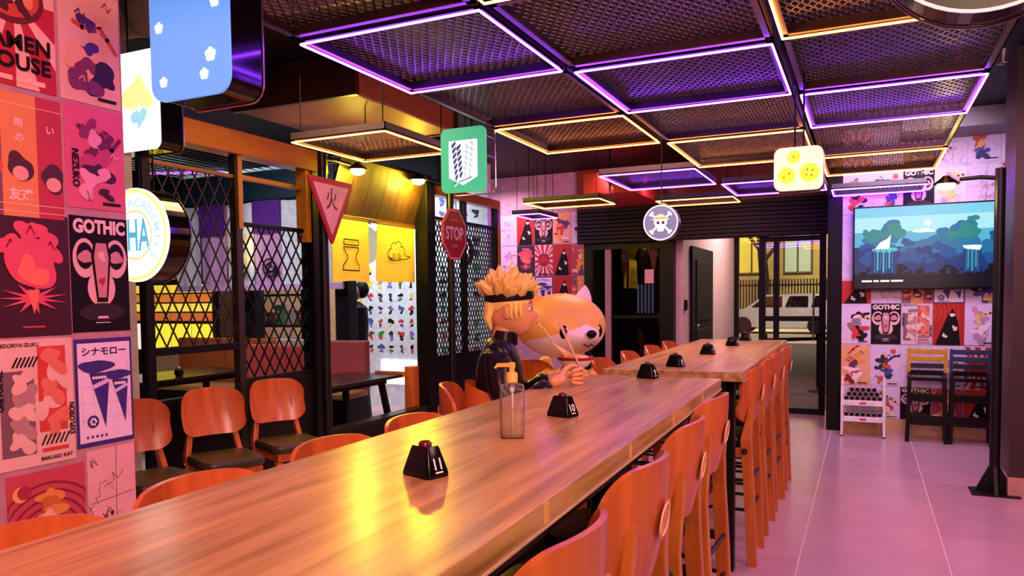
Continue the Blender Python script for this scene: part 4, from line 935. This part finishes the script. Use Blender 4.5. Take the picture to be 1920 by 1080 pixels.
for sx in (-1, 1):
    for y in (-.06, .16): B().bar((sx * .195, y, 0.012), (sx * .195, y, .50 if y < 0 else .60), .022, .022).build('leg', RW, rk); 
    for y in (-.06, .16): B().lathe([(.015, 0), (.015, .012)], (sx * .195, y, 0), 10).build('foot', BLK, rk)
for z, tilt in ((.20, 0), (.365, 0)):
    B().bx((-.184, -.06, z - .004), (.184, .16, z + .004)).build('shelf', RW, rk); p = B().cbox((-.184, -.072, z - .045), (.184, -.058, z + .010), .003).build('front_board', RW, rk)
    B().rect(-.03, z - .03, .03, z - .008, 1, 0).build('label', M('#d83a4a', .5), p).location = (0, -.0725, 0)
n = 0
SC = M('#b89ea8', .6); SCD = M('#140a10', .7)
scr = None
ONM = ['first', 'second', 'third', 'fourth', 'fifth', 'sixth', 'seventh', 'eighth', 'ninth']
for z0, tier, lay in ((.204, 'lower', (7,)), (.369, 'upper', (7, 6, 5))):
    for li, cnt in enumerate(lay):
        for k in range(cnt):
            x = -.154 + .0513 * k + .0256 * li; z = z0 + .0245 + .0445 * li
            if scr is None:
                scr = thing('paper_roll', '', 'paper roll', (0, 0, 0)); B().tube([(0, -.10, 0), (0, .10, 0)], .0245, 12, caps=False).lathe([(.0245, 0), (.0215, 0)], (0, -.10, 0), 12, 0, Matrix.Rotation(PI / 2, 3, 'X')).build('sheet', SC, scr, True)
                B().tube([(0, -.102, 0), (0, .1, 0)], .0205, 12).build('core', SCD, scr)
            t = copy_tree(scr); t.location = (-.012 + x, 8.46 + .042, z); t['group'] = 'rolled papers in the white rack'
            t['label'] = f'{ONM[k]} paper roll from the left, {tier} tier of white rack, {["bottom", "middle", "top"][li]} layer'
kill(scr)
# ------------------------------------------------------------------ annex behind the screens
def annex_table(label, x, y, w, l, z):
    t = thing('annex_table', label, 'table', (x, y, 0), 0)
    B().cbox((-w / 2, -l / 2, z - .03), (w / 2, l / 2, z), .004).build('top', M('#241f1c', .22, 0, .1), t)
    for sx in (-1, 1):
        for sy in (-1, 1): B().bar((sx * (w / 2 - .14), sy * (l / 2 - .2), z - .03), (sx * (w / 2 - .06), sy * (l / 2 - .1), 0), .05, .05).build('leg', BLK, t)
    B().bx((-w / 2 + .1, -l / 2 + .15, z - .08), (w / 2 - .1, l / 2 - .15, z - .03)).build('apron', BLK, t); return t
annex_table('dark low table seen through the opening under the yellow flags', -4.52, 5.66, .70, 1.40, .70)
annex_table('dark low table beyond the tall mesh screen at the left', -6.35, 5.55, .75, 1.5, .71)
pp = thing('condiment_pot', 'small round pot on the dark annex table behind the mesh', 'pot', (-6.13, 5.35, .71)); B().lathe([(.03, 0), (.045, .03), (.04, .07), (.02, .085)], n=16).build('body', M('#2a1c1c', .3), pp, True); B().lathe([(.022, .085), (.012, .1), (0, .103)], n=12).build('lid', M('#c84a4a', .3), pp, True)
def bench(label, x, y, w, rz, colr):
    t = thing('bench', label, 'bench', (x, y, 0), rz); U = M(colr, .5)
    B().cbox((-w / 2, -.45, 0), (w / 2, 0, .40), .01).build('base', BLK, t); B().cbox((-w / 2, -.47, .40), (w / 2, 0, .47), .02).build('seat', WOOD('bench_seat', '#a8703c', '#bf8850', .4, 12, 0), t)
    k = max(1, round(w / .75))
    for i in range(k): B().cbox((-w / 2 + i * w / k + .006, -.04, .47), (-w / 2 + (i + 1) * w / k - .006, .07, 1.0), .02).build('back_cushion', U, t)
    return t
bench('orange brown upholstered bench behind the annex table at the left', -7.0, 6.82, 1.55, 0, '#a4501c'); bench('beige bench back beside the orange brown bench', -5.85, 6.82, .7, 0, '#b89c88')
bench('red upholstered bench behind the fine part of the tall mesh screen', -5.40, 5.9, .9, .0, '#b8463c'); bench('rose red bench at the far end of the low table in the opening', -5.15, 6.75, .50, .1, '#a84848')
bx = thing('bench', 'low wooden bench end standing under the flags by the black screen post', 'bench', (-4.10, 6.40, 0)); B().cbox((-.05, -.06, 0), (.05, .06, .78), .01).build('end_panel', STOOLW, bx); B().bar((0, -.04, .70), (-.4, -.04, .70), .05, .05).build('rail', STOOLW, bx)
lw = thing('low_wall', 'black low sill closing the foot of the opening under flags', 'sill', (-4.0, 5.67, 0)); B().cbox((-.05, -.78, 0), (.05, .78, .34), .005).build('panel', BLK, lw); B().cbox((-.07, -.78, .34), (.07, .78, .38), .005).build('cap', M('#1c1614', .3), lw)
cur = thing('noren_curtain', 'white cloth curtain with purple strips and a swirl emblem beyond the mesh', 'curtain', (-6.0, 6.9, 1.62))
for k in range(6):
    x0 = -1.88 + .43 * k; wd = .42; rows = [[(x0 + wd * i / 8, .012 * math.sin(i * 1.3 + k), z) for i in range(9)] for z in (0.02, .5, 1.0)]
    purple = k in (1, 3); b = B().grid(rows).grid([[(p[0], p[1] + .004, p[2]) for p in r[::-1]] for r in rows])
    b.build('strip', M('#e8e8ea', .7) if not purple else M('#d49ac8', .7), cur)
    if purple: B().bx((x0, -.03, .62), (x0 + wd, -.02, 1.0)).build('strip', M('#5a1a86', .6), cur)
B().bx((-1.88, -.015, -.05), (.70, .015, .02)).build('hem', M('#e0a8d8', .7), cur)
sw = B(); P = []
for k in range(30): an = k * .42; P.append((-.33 + (.015 + .0040 * k) * math.cos(an), .225 + (.015 + .0040 * k) * math.sin(an)))
sw.stroke(P, .022, 1); sw.flat([(P[-1][0] + .02, P[-1][1] - .02), (P[-1][0] - .10, P[-1][1] - .05), (P[-1][0] - .02, P[-1][1] + .08)], 1)
sw.build('emblem', M('#2c1030', .6), cur).location = (0, -.035, 0)
B().tube([(-1.88, 0, 1.0), (.70, 0, 1.0)], .015, 8).build('rail', BLK, cur)
for k in (0, 1): B().tube([(-1.8 + 2.4 * k, 0, 1.0), (-1.8 + 2.4 * k, 0, 1.53)], .01, 6).build('hanger_rod', BLK, cur)
nl = thing('wall_lantern', 'tall glowing yellow lantern before the noren curtain', 'lantern', (-6.70, 6.75, 1.85)); B().cbox((-.05, -.03, 0), (.05, .03, .42), .015).build('shade', EM('#ffe88a', 2.2), nl); B().bx((-.055, -.035, .42), (.055, .035, .45)).bx((-.055, -.035, -.03), (.055, .035, 0)).build('caps', BLK, nl); B().tube([(0, 0, .45), (0, 0, 1.2)], .006, 6).build('rod', BLK, nl)
mb = thing('menu_board', 'glowing yellow and orange menu board low beyond the tall mesh', 'menu board', (-8.12, 7.0, .78))
B().bx((-.8, .02, 0), (.75, .08, .95)).build('backing', BLK, mb)
for i, c in enumerate(('#e8c83a', '#c8702c', '#e8d04a', '#b8602c')):
    for j in range(4): B().bx((-.76 + .37 * j, 0, .90 - .12 * (i + 1)), (-.42 + .37 * j, .02, .90 - .12 * i - .02)).build('menu_panel', EM(c, .75), mb)
for j in range(4): B().bx((-.76 + .37 * j, 0, .04), (-.42 + .37 * j, .02, .38)).build('menu_panel', EM(('#e8e0d0', '#ecd83a', '#ecd83a', '#ecd83a')[j], .85), mb)
B().bx((-.7, .03, -.78), (-.62, .07, 0)).bx((.57, .03, -.78), (.65, .07, 0)).build('stand', BLK, mb)
for x, y, lab in ((-7.95, 7.35, 'black annex column beside the menu board'), (-7.05, 7.35, 'black annex column behind the swirl curtain'), (-5.42, 7.1, 'black annex column beside the wall of small icons')):
    c = thing('column', lab, 'column', (x, y, 0)); B().cbox((-.09, -.09, 0), (.09, .09, 3.15), .01).build('shaft', M('#17131a', .4), c); B().cbox((-.11, -.11, 0), (.11, .11, .12), .01).build('plinth', BLK, c)
bp = struct(B().bx((-8.46, 7.9, 0), (-7.85, 8.0, 2.2)).build('trim_7', M('#b89a80', .6)))
sf = thing('display_shelf', 'dark display shelf with orange goods beyond the swirl curtain', 'shelf', (-6.87, 7.7, 0))
for z in (.2, .7, 1.1, 1.5): B().bx((-.5, -.1, z), (.38, .15, z + .03)).build('shelf_board', M('#2a1c18', .5), sf)
for x in (-.5, .38): B().bx((x - .02, -.1, 0), (x + .02, .15, 1.9)).build('upright', BLK, sf)
rr = random.Random(3)
for z in (.73, 1.13):
    for k in range(5):
        g = thing('display_box', f'{["orange", "brown", "green", "white", "tan"][k]} package on the {"lower" if z < 1 else "upper"} board of the dark display shelf', 'package', (-6.87 - .4 + .17 * k, 7.7, z)); h = rr.uniform(.16, .28)
        B().cbox((-.055, -.05, 0), (.055, .05, h), .004).build('carton', M(['#c8642c', '#6a3a20', '#4aa858', '#d8d4d0', '#b88a5c'][k], .5), g); B().bx((-.04, -.0515, h * .3), (.04, -.05, h * .7)).build('label', M('#e8d8c0', .5), g)
# tall dark draped mannequin and icon wall
mn = thing('draped_stand', 'tall dark draped stand with pinkish round head by the icon wall', 'stand', (-5.62, 7.55, 0))
B().lathe([(.17, 0), (.15, .3), (.13, .8), (.15, 1.15), (.14, 1.35), (.05, 1.42), (0, 1.43)], n=20).build('drape', M('#120d14', .6), mn, True); B().ball((0, 0, 1.53), (.07, .075, .09), 12).build('head', M('#b06a70', .4), mn, True)
B().ball((.05, .06, 1.57), (.09, .08, .11), 12).build('hood', M('#0d090c', .6), mn, True)
iw = struct(B().bx((-6.6, 8.62, 0), (-4.35, 8.72, 3.15)).build('wall_icons', M('#d8dce6', .5)))
B().bx((-6.0, 8.60, .30), (-4.8, 8.62, .62)).build('light_strip', EM('#f2f8ff', 1.6), iw)
ic = B(); icm = ['#2a2c34', '#3a8a4a', '#c83a34', '#3a5aa8', '#e0c83a', '#6a4a30', '#7a6ab0', '#14181c']
rr = random.Random(21)
for i in range(12):
    for j in range(13):
        x, z = -6.5 + .165 * j, .78 + .175 * i; m = rr.randrange(8)
        ic.blob(x, z + .02, rr.uniform(.03, .05), i * 20 + j, 1, m, .25, 1, .8); ic.blob(x + rr.uniform(-.01, .01), z - .035, rr.uniform(.02, .032), i * 33 + j, 2, rr.randrange(8), .3)
ic.build('icon_prints', [C(c) for c in icm], iw).location = (0, 8.62, 0)
fr2 = struct(B().bx((-9, 6.95, 2.62), (-4.1, 7.1, 3.15)).build('trim_8', M('#16343c', .5)))
for k, (x, y, l, c, lab) in enumerate(((-5.9, 4.6, 1.0, '#c8fff0', 'pale green'), (-6.8, 6.1, .9, '#9a3cff', 'purple'), (-5.2, 6.2, .8, '#20c8d8', 'teal'))):
    t = thing('light_tube', f'{lab} light tube under the annex ceiling behind the mesh', 'light tube', (x, y, 2.86), .4); B().tube([(-l / 2, 0, 0), (l / 2, 0, 0)], .014, 8).build('tube', EM(c, 4), t, True); B().bx((-l / 2, -.02, .012), (l / 2, .02, .05)).build('fitting', BLK, t)
    for sx in (-1, 1): B().tube([(sx * l * .4, 0, .05), (sx * l * .4, 0, .29)], .004, 5).build('hanger_rod', BLK, t)
ag = thing('ceiling_grille', 'grey wire mesh panel under the annex ceiling behind the screen', 'ceiling panel', (-5.3, 4.4, 2.72)); b = B()
for k in range(22): b.bar((-1.1 + .1 * k, -1.1, 0), (-1.1 + .1 * k, 1.3, 0), .008, .008)
b.bar((-1.1, -1.1, 0), (1.0, -1.1, 0), .03, .03).bar((-1.1, 1.3, 0), (1.0, 1.3, 0), .03, .03); b.build('wire_mesh', M('#5c6a64', .3, .5), ag)
for sx in (-1, .9):
    for sy in (-1, 1.2): B().tube([(sx, sy, 0), (sx, sy, .43)], .004, 5).build('hanger_rod', BLK, ag)
# small ceiling fittings
for k, (x, y) in enumerate(((-2.62, 4.95), (.55, 4.1), (-2.35, 7.4))):
    t = thing('sprinkler', ['brass sprinkler head on the ceiling pipe beside the green wings sign', 'brass sprinkler head at the right end of the mesh panels', 'small dark sprinkler head before the roller shutter'][k], 'sprinkler', (x, y, 2.5), 0)
    B().tube([(0, 0, .05), (0, 0, .65)], .01, 8).build('pipe', BLK, t); B().lathe([(0, -.02), (.022, -.016), (.022, -.012), (.006, -.008), (.012, .03), (.014, .05)], n=12).build('head', M('#5a5456', .4, .2), t, True)
# ------------------------------------------------------------------ seated noodle eating figure (generic)
st = thing('statue', 'seated painted figure in dark jersey eating noodles at the near table', 'statue', (-1.49, 3.08, 0), .40)
SKIN = M('#e6a878', .35, 0, .04); CLOTH = M('#1a1518', .28, 0, .15, 6); ORC = M('#d8702c', .4, 0, .06); HAIR = M('#f6d878', .5, 0, .15, 20)
skin('jersey', [(0, 0, .80), (0, 0, .93), (-.015, 0, 1.08), (-.02, 0, 1.19), (.0, 0, 1.262), (-.01, -.14, 1.20), (-.01, .14, 1.20), (.0, -.215, 1.04), (.0, .215, 1.04), (.12, -.20, .995), (.12, .20, .995), (.215, -.13, 1.075), (.215, .12, 1.075)],
     [(0, 1), (1, 2), (2, 3), (3, 4), (3, 5), (3, 6), (5, 7), (6, 8), (7, 9), (8, 10), (9, 11), (10, 12)],
     [(.12, .15), (.125, .145), (.125, .15), (.10, .12), .058, .075, .075, .062, .062, .058, .058, .044, .044], CLOTH, st)
B().lathe([(.062, 0), (.058, .03), (.055, .055), (.048, .057)], (.012, 0, 1.245), 20, 0, Matrix.Rotation(.15, 3, 'Y')).build('collar', CLOTH, st, True)
hm = B(); rows = []
for z, a_, b_, dx in ((.90, .165, .185, -.01), (.97, .150, .17, -.022), (1.03, .135, .155, -.035), (1.06, .10, .12, -.04)):
    rows.append([(dx + a_ * math.cos(2 * PI * k / 28), b_ * math.sin(2 * PI * k / 28), z + .05 * (-math.cos(2 * PI * k / 28))) for k in range(28)])
hm.grid(rows[:3], 0, True).build('jacket_waist', ORC, st, True)
skin('legs', [(-.02, 0, .86), (0, -.09, .80), (0, .09, .80), (.30, -.10, .78), (.30, .10, .78), (.32, -.10, .45), (.32, .10, .45), (.33, -.1, .16), (.33, .1, .16)], [(0, 1), (0, 2), (1, 3), (2, 4), (3, 5), (4, 6), (5, 7), (6, 8)], [.11, .10, .10, .075, .075, .06, .06, .045, .045], ORC, st)
for s in (-1, 1): B().cbox((.28, s * .1 - .05, .10), (.50, s * .1 + .05, .17), .025).build('shoe', M('#1c1a2a', .4), st, True)
def headfn(d, q):
    x, y, z = q; f = max(0, d.x)
    if d.z < 0: y *= 1 - .22 * (-d.z) ** 1.5; x *= 1 - .05 * (-d.z); x += .028 * (-d.z) * (1 if d.x > -.2 else .3)       # jaw runs forward to the chin
    nz = math.exp(-((z + .022) / .016) ** 2 - (y / .016) ** 2) * f; x += .022 * nz * 1.1
    x += .007 * math.exp(-((z - .028) / .014) ** 2 - (y / .05) ** 2) * f - .006 * math.exp(-((z - .003) / .014) ** 2 - ((abs(y) - .034) / .018) ** 2) * f
    x += .009 * math.exp(-((z + .058) / .010) ** 2 - (y / .022) ** 2) * f + .008 * math.exp(-((z + .088) / .014) ** 2 - (y / .025) ** 2) * f
    return Vector((x, y, z))
hc = Vector((.040, 0, 1.395))
hd = B().ball(hc, (.102, .082, .118), 26, 0, headfn).tube([(.0, 0, 1.24), (.015, 0, 1.33)], [.05, .047], 16).build('head', SKIN, st, True)
for s in (-1, 1):
    B().ball(hc + Vector((-.012, s * .082, -.006)), (.022, .011, .034), 8).ball(hc + Vector((-.014, s * .089, -.004)), (.012, .008, .022), 6).build('ear', SKIN, hd, True)
    B().ball(hc + Vector((.087, s * .034, .004)), (.012, .016, .010), 8).build('eye', M('#eae4e0', .2), hd, True); B().ball(hc + Vector((.0955, s * .036, .004)), (.005, .008, .009), 8).build('iris', M('#1a2434', .15), hd, True)
    B().tube([hc + Vector((.098, s * .014, .030)), hc + Vector((.097, s * .034, .037)), hc + Vector((.086, s * .052, .032))], [.003, .0045, .002], 6).build('eyebrow', M('#b87a24', .6), hd, True)
B().tube([hc + Vector((.113, -.02, -.058)), hc + Vector((.121, 0, -.058)), hc + Vector((.113, .02, -.058))], [.002, .005, .002], 6).build('lips', M('#b8604c', .4), hd, True)
# tousled hair cap of large soft tufts
hb2 = B(); hb2.ball(hc + Vector((-.012, 0, .035)), (.108, .095, .105), 16, 0, lambda d, q: Vector((q.x, q.y, max(q.z, -.01 - .07 * max(0, -d.x)))))
rr = random.Random(8)
for k in range(74):
    th = math.acos(1 - rr.random() * .86); ph = rr.uniform(0, 2 * PI); d = Vector((math.sin(th) * math.cos(ph), math.sin(th) * math.sin(ph), math.cos(th)))
    base = hc + Vector((-.012, 0, .055)) + Vector((d.x * .095, d.y * .085, d.z * .085)); up_ = (d + Vector((.15, 0, .35))).normalized(); L = rr.uniform(.045, .075); tw = Vector((rr.uniform(-.3, .3), rr.uniform(-.3, .3), 0))
    hb2.tube([base - d * .02, base + up_ * L * .45, base + (up_ + tw * .5).normalized() * L], [.026, .020, .003], 6)
for s in (-1, 1):
    for k in range(3): hb2.tube([hc + Vector((.045 - .02 * k, s * .082, .03)), hc + Vector((.05 - .022 * k, s * .088, -.005)), hc + Vector((.05 - .02 * k, s * .083, -.04))], [.014, .011, .002], 6)
for k in range(7): hb2.tube([hc + Vector((-.085, -.06 + .02 * k, .02)), hc + Vector((-.1, -.055 + .018 * k, -.03)), hc + Vector((-.085, -.05 + .017 * k, -.085))], [.025, .022, .006], 6)
hb2.build('hair', HAIR, st, True)
B().grid([[(hc.x - .006 + .112 * math.cos(2 * PI * k / 36) * sc, .098 * math.sin(2 * PI * k / 36) * sc, hc.z + z + .010 * math.cos(2 * PI * k / 36)) for k in range(36)] for z, sc in ((.038, .95), (.040, 1.0), (.055, 1.02), (.074, 1.0), (.076, .93))], 0, True).build('headscarf', M('#16131c', .35), st, True)
# hands, bowl, chopsticks, noodles
def hand(s, wrist, palm, tips, thumb, name):
    wrist = Vector(wrist); palm = Vector(palm)
    vs = [tuple(wrist), tuple(wrist.lerp(palm, .5)), tuple(palm)]; es = [(0, 1), (1, 2)]; rd = [.027, .030, (.030, .022)]
    o = skin(name, vs, es, rd, SKIN, st)
    side = Vector((0, 0, 1)); 
    for i, (k1, k2, k3) in enumerate(tips): 
        f = skin('finger', [tuple(Vector(k1).lerp(palm, .4)), k1, k2, k3], [(0, 1), (1, 2), (2, 3)], [.011, .0105, .0095, .008], SKIN, o, 1)
    skin('thumb', [tuple(palm.lerp(wrist, .4)), thumb[0], thumb[1], thumb[2]], [(0, 1), (1, 2), (2, 3)], [.013, .0125, .011, .009], SKIN, o, 1)
# left hand carries the bowl from below, right hand holds the chopsticks
BC = Vector((.335, .055, 1.155))
hand(1, (.205, .125, 1.075), (.275, .105, 1.085), [((.315, .125 - .022 * i, 1.085), (.355, .12 - .026 * i, 1.082), (.395, .112 - .026 * i, 1.10 - .002 * i)) for i in range(4)], ((.27, .15, 1.105), (.29, .155, 1.14), (.305, .148, 1.165)), 'left_hand')
hand(-1, (.205, -.135, 1.075), (.285, -.115, 1.10), [((.325, -.105 + .006 * i, 1.13 - .02 * i), (.358, -.085 + .006 * i, 1.135 - .022 * i), (.352, -.055 + .004 * i, 1.118 - .02 * i)) for i in range(4)], ((.285, -.085, 1.135), (.315, -.07, 1.15), (.34, -.068, 1.143)), 'right_hand')
bw = thing('noodle_bowl', 'white red rimmed noodle bowl held by the seated figure', 'bowl', st.matrix_world @ Vector((0, 0, 0)), 0)
Rst = Matrix.Rotation(.40, 4, 'Z'); bw.location = Vector((-1.49, 3.08, 0)) + Rst.to_3x3() @ (BC + Vector((0, .01, -.045))); bw.rotation_euler[2] = .40
B().lathe([(.03, 0), (.035, .006), (.035, .012), (.06, .025), (.080, .055), (.083, .062), (.078, .062), (.056, .03), (0, .02)], n=28).build('bowl', M('#e8e2e4', .25), bw, True)
B().lathe([(.0795, .052), (.084, .056), (.085, .066), (.079, .068), (.076, .06)], n=28).build('rim_band', M('#9a1c28', .25), bw, True)
nd = B(); rr = random.Random(2)
for k in range(26):
    a0 = rr.uniform(0, 6.28); r0 = rr.uniform(.01, .06); nd.tube([(r0 * math.cos(a0 + .5 * m), r0 * math.sin(a0 + .5 * m), .058 + .008 * math.sin(m + k) + .012 * (1 - r0 / .06)) for m in range(6)], .004, 5)
tag(nd.build('noodles', M('#e8b870', .4), bw, True), kind='stuff')
mouth = hc + Vector((.122, 0, -.06)); ns = B()
for k in range(5): ns.tube([mouth + Vector((0, -.01 + .005 * k, 0)), mouth + Vector((.03, -.01 + .006 * k, -.03)), mouth + Vector((.075, -.01 + .012 * k, -.10)), BC + Vector((-.03 + .012 * k, .0, .012))], .004, 6)
ns.build('noodle_strands', M('#e8c48c', .4), st, True)
cs = thing('chopsticks', 'pair of long pale chopsticks in the right hand of the seated figure', 'chopsticks', bw.location, .40)
for k in (0, 1): B().tube([Vector((.255 + .008 * k, -.02 + .016 * k, 1.34)) - BC - Vector((0, .01, -.045)), Vector((.365, -.045 + .012 * k, 1.105)) - BC - Vector((0, .01, -.045))], [.0042, .003], 8).build('chopstick', M('#e0a888', .4), cs, True)
stool2 = [o for o in S.objects if o.get('label', '').startswith('nearest orange wooden bar stool on the mesh')][0]
c = copy_tree(stool2); c.location = (-1.50, 3.07, 0); c.rotation_euler[2] = .40; c['label'] = 'orange bar stool that the seated noodle eating figure sits on'
# ------------------------------------------------------------------ large round headed plush fox (generic)
fx = thing('plush_fox', 'large orange and cream round headed fox figure seated behind the noodle eater', 'statue', (-1.63, 4.18, 0), -.62)
FO = M('#f4bc48', .38, 0, .05); FC = M('#f6e6e0', .4, 0, .04); FB = M('#0c090b', .15)
b = B(); NN = 40; cz = 1.285
def foxfn(d, q):
    x, y, z = q
    if d.z < 0: x *= 1 + .05 * (-d.z); y *= 1 + .06 * (-d.z)
    m = math.exp(-((y) / .10) ** 2 - ((z + .075) / .065) ** 2) * max(0, d.x); x += .075 * m
    return Vector((x, y, z))
b.ball((0, 0, cz), (.235, .272, .188), NN, 0, foxfn)
# the cream of cheeks and muzzle belongs to the figure: a mask over its own coordinates
FM = bpy.data.materials.new('fox_coat'); FM.use_nodes = True; nt = FM.node_tree; bs = nt.nodes['Principled BSDF']; bs.inputs['Roughness'].default_value = .4
tc = nt.nodes.new('ShaderNodeTexCoord'); sx = nt.nodes.new('ShaderNodeSeparateXYZ'); nt.links.new(tc.outputs['Object'], sx.inputs[0])
def mth(op, a_, b_=None):
    n = nt.nodes.new('ShaderNodeMath'); n.operation = op
    for i_, q_ in enumerate((a_, b_)):
        if q_ is None: continue
        if isinstance(q_, (int, float)): n.inputs[i_].default_value = q_
        else: nt.links.new(q_, n.inputs[i_])
    return n.outputs[0]
line = mth('ADD', mth('MULTIPLY', mth('ABSOLUTE', sx.outputs[1]), -.34), mth('MULTIPLY', mth('MINIMUM', mth('SUBTRACT', sx.outputs[0], .05), 0), .38))
cut = mth('MULTIPLY', mth('SUBTRACT', mth('ADD', line, cz + .012), sx.outputs[2]), 250)
mxn = nt.nodes.new('ShaderNodeMix'); mxn.data_type = 'RGBA'; mxn.clamp_factor = True; nt.links.new(cut, mxn.inputs[0]); mxn.inputs[6].default_value = lin('#f4bc48'); mxn.inputs[7].default_value = lin('#f6e6e0')
nt.links.new(mxn.outputs[2], bs.inputs['Base Color'])
hd = b.build('head', FM, fx, True)
for s in (-1, 1):
    e = B(); e.grid([[(-.03 + r * .35 * math.cos(2 * PI * k / 14), s * (.165 + o) + r * math.sin(2 * PI * k / 14), cz + z) for k in range(14)] for z, r, o in ((.10, .075, 0), (.16, .062, .012), (.205, .035, .022), (.235, .006, .028))], 0, True).build('ear', FC if s > 0 else FO, hd, True)
    B().ball((.205, s * .115, cz - .03), (.022, .030, .042), 12).build('eye', FB, hd, True)
    B().ball((.226, s * .108, cz - .014), (.005, .008, .009), 8).build('eye_glint', M('#f4f0f0', .2), hd, True)
B().ball((.308, 0, cz - .042), (.020, .032, .024), 10).build('nose', FB, hd, True)
B().tube([(.30, -.05, cz - .098), (.305, -.02, cz - .112), (.303, 0, cz - .10), (.305, .02, cz - .112), (.30, .05, cz - .098)], .005, 6).build('mouth', M('#4a1c1c', .4), hd, True)
skin('body', [(0, 0, .76), (0, 0, .92), (0, 0, 1.08), (.04, -.13, 1.0), (.04, .13, 1.0), (.16, -.15, .93), (.16, .15, .93)], [(0, 1), (1, 2), (2, 3), (2, 4), (3, 5), (4, 6)], [.15, .15, .11, .06, .06, .045, .045], M('#e0b03a', .45), fx)
skin('legs', [(0, 0, .78), (.05, -.09, .74), (.05, .09, .74), (.26, -.1, .72), (.26, .1, .72), (.28, -.1, .5), (.28, .1, .5)], [(0, 1), (0, 2), (1, 3), (2, 4), (3, 5), (4, 6)], [.12, .09, .09, .07, .07, .06, .06], FO, fx)
skin('tail', [(-.10, 0, .80), (-.24, .04, .82), (-.33, .08, .95), (-.33, .1, 1.08)], [(0, 1), (1, 2), (2, 3)], [.05, .075, .085, .03], FO, fx)
c = copy_tree(stool2); c.location = (-1.66, 4.18, 0); c.rotation_euler[2] = -.3; c['label'] = 'orange bar stool that the round headed fox figure sits on'
# tidy: nothing is left without a scene link
bpy.context.view_layer.update()
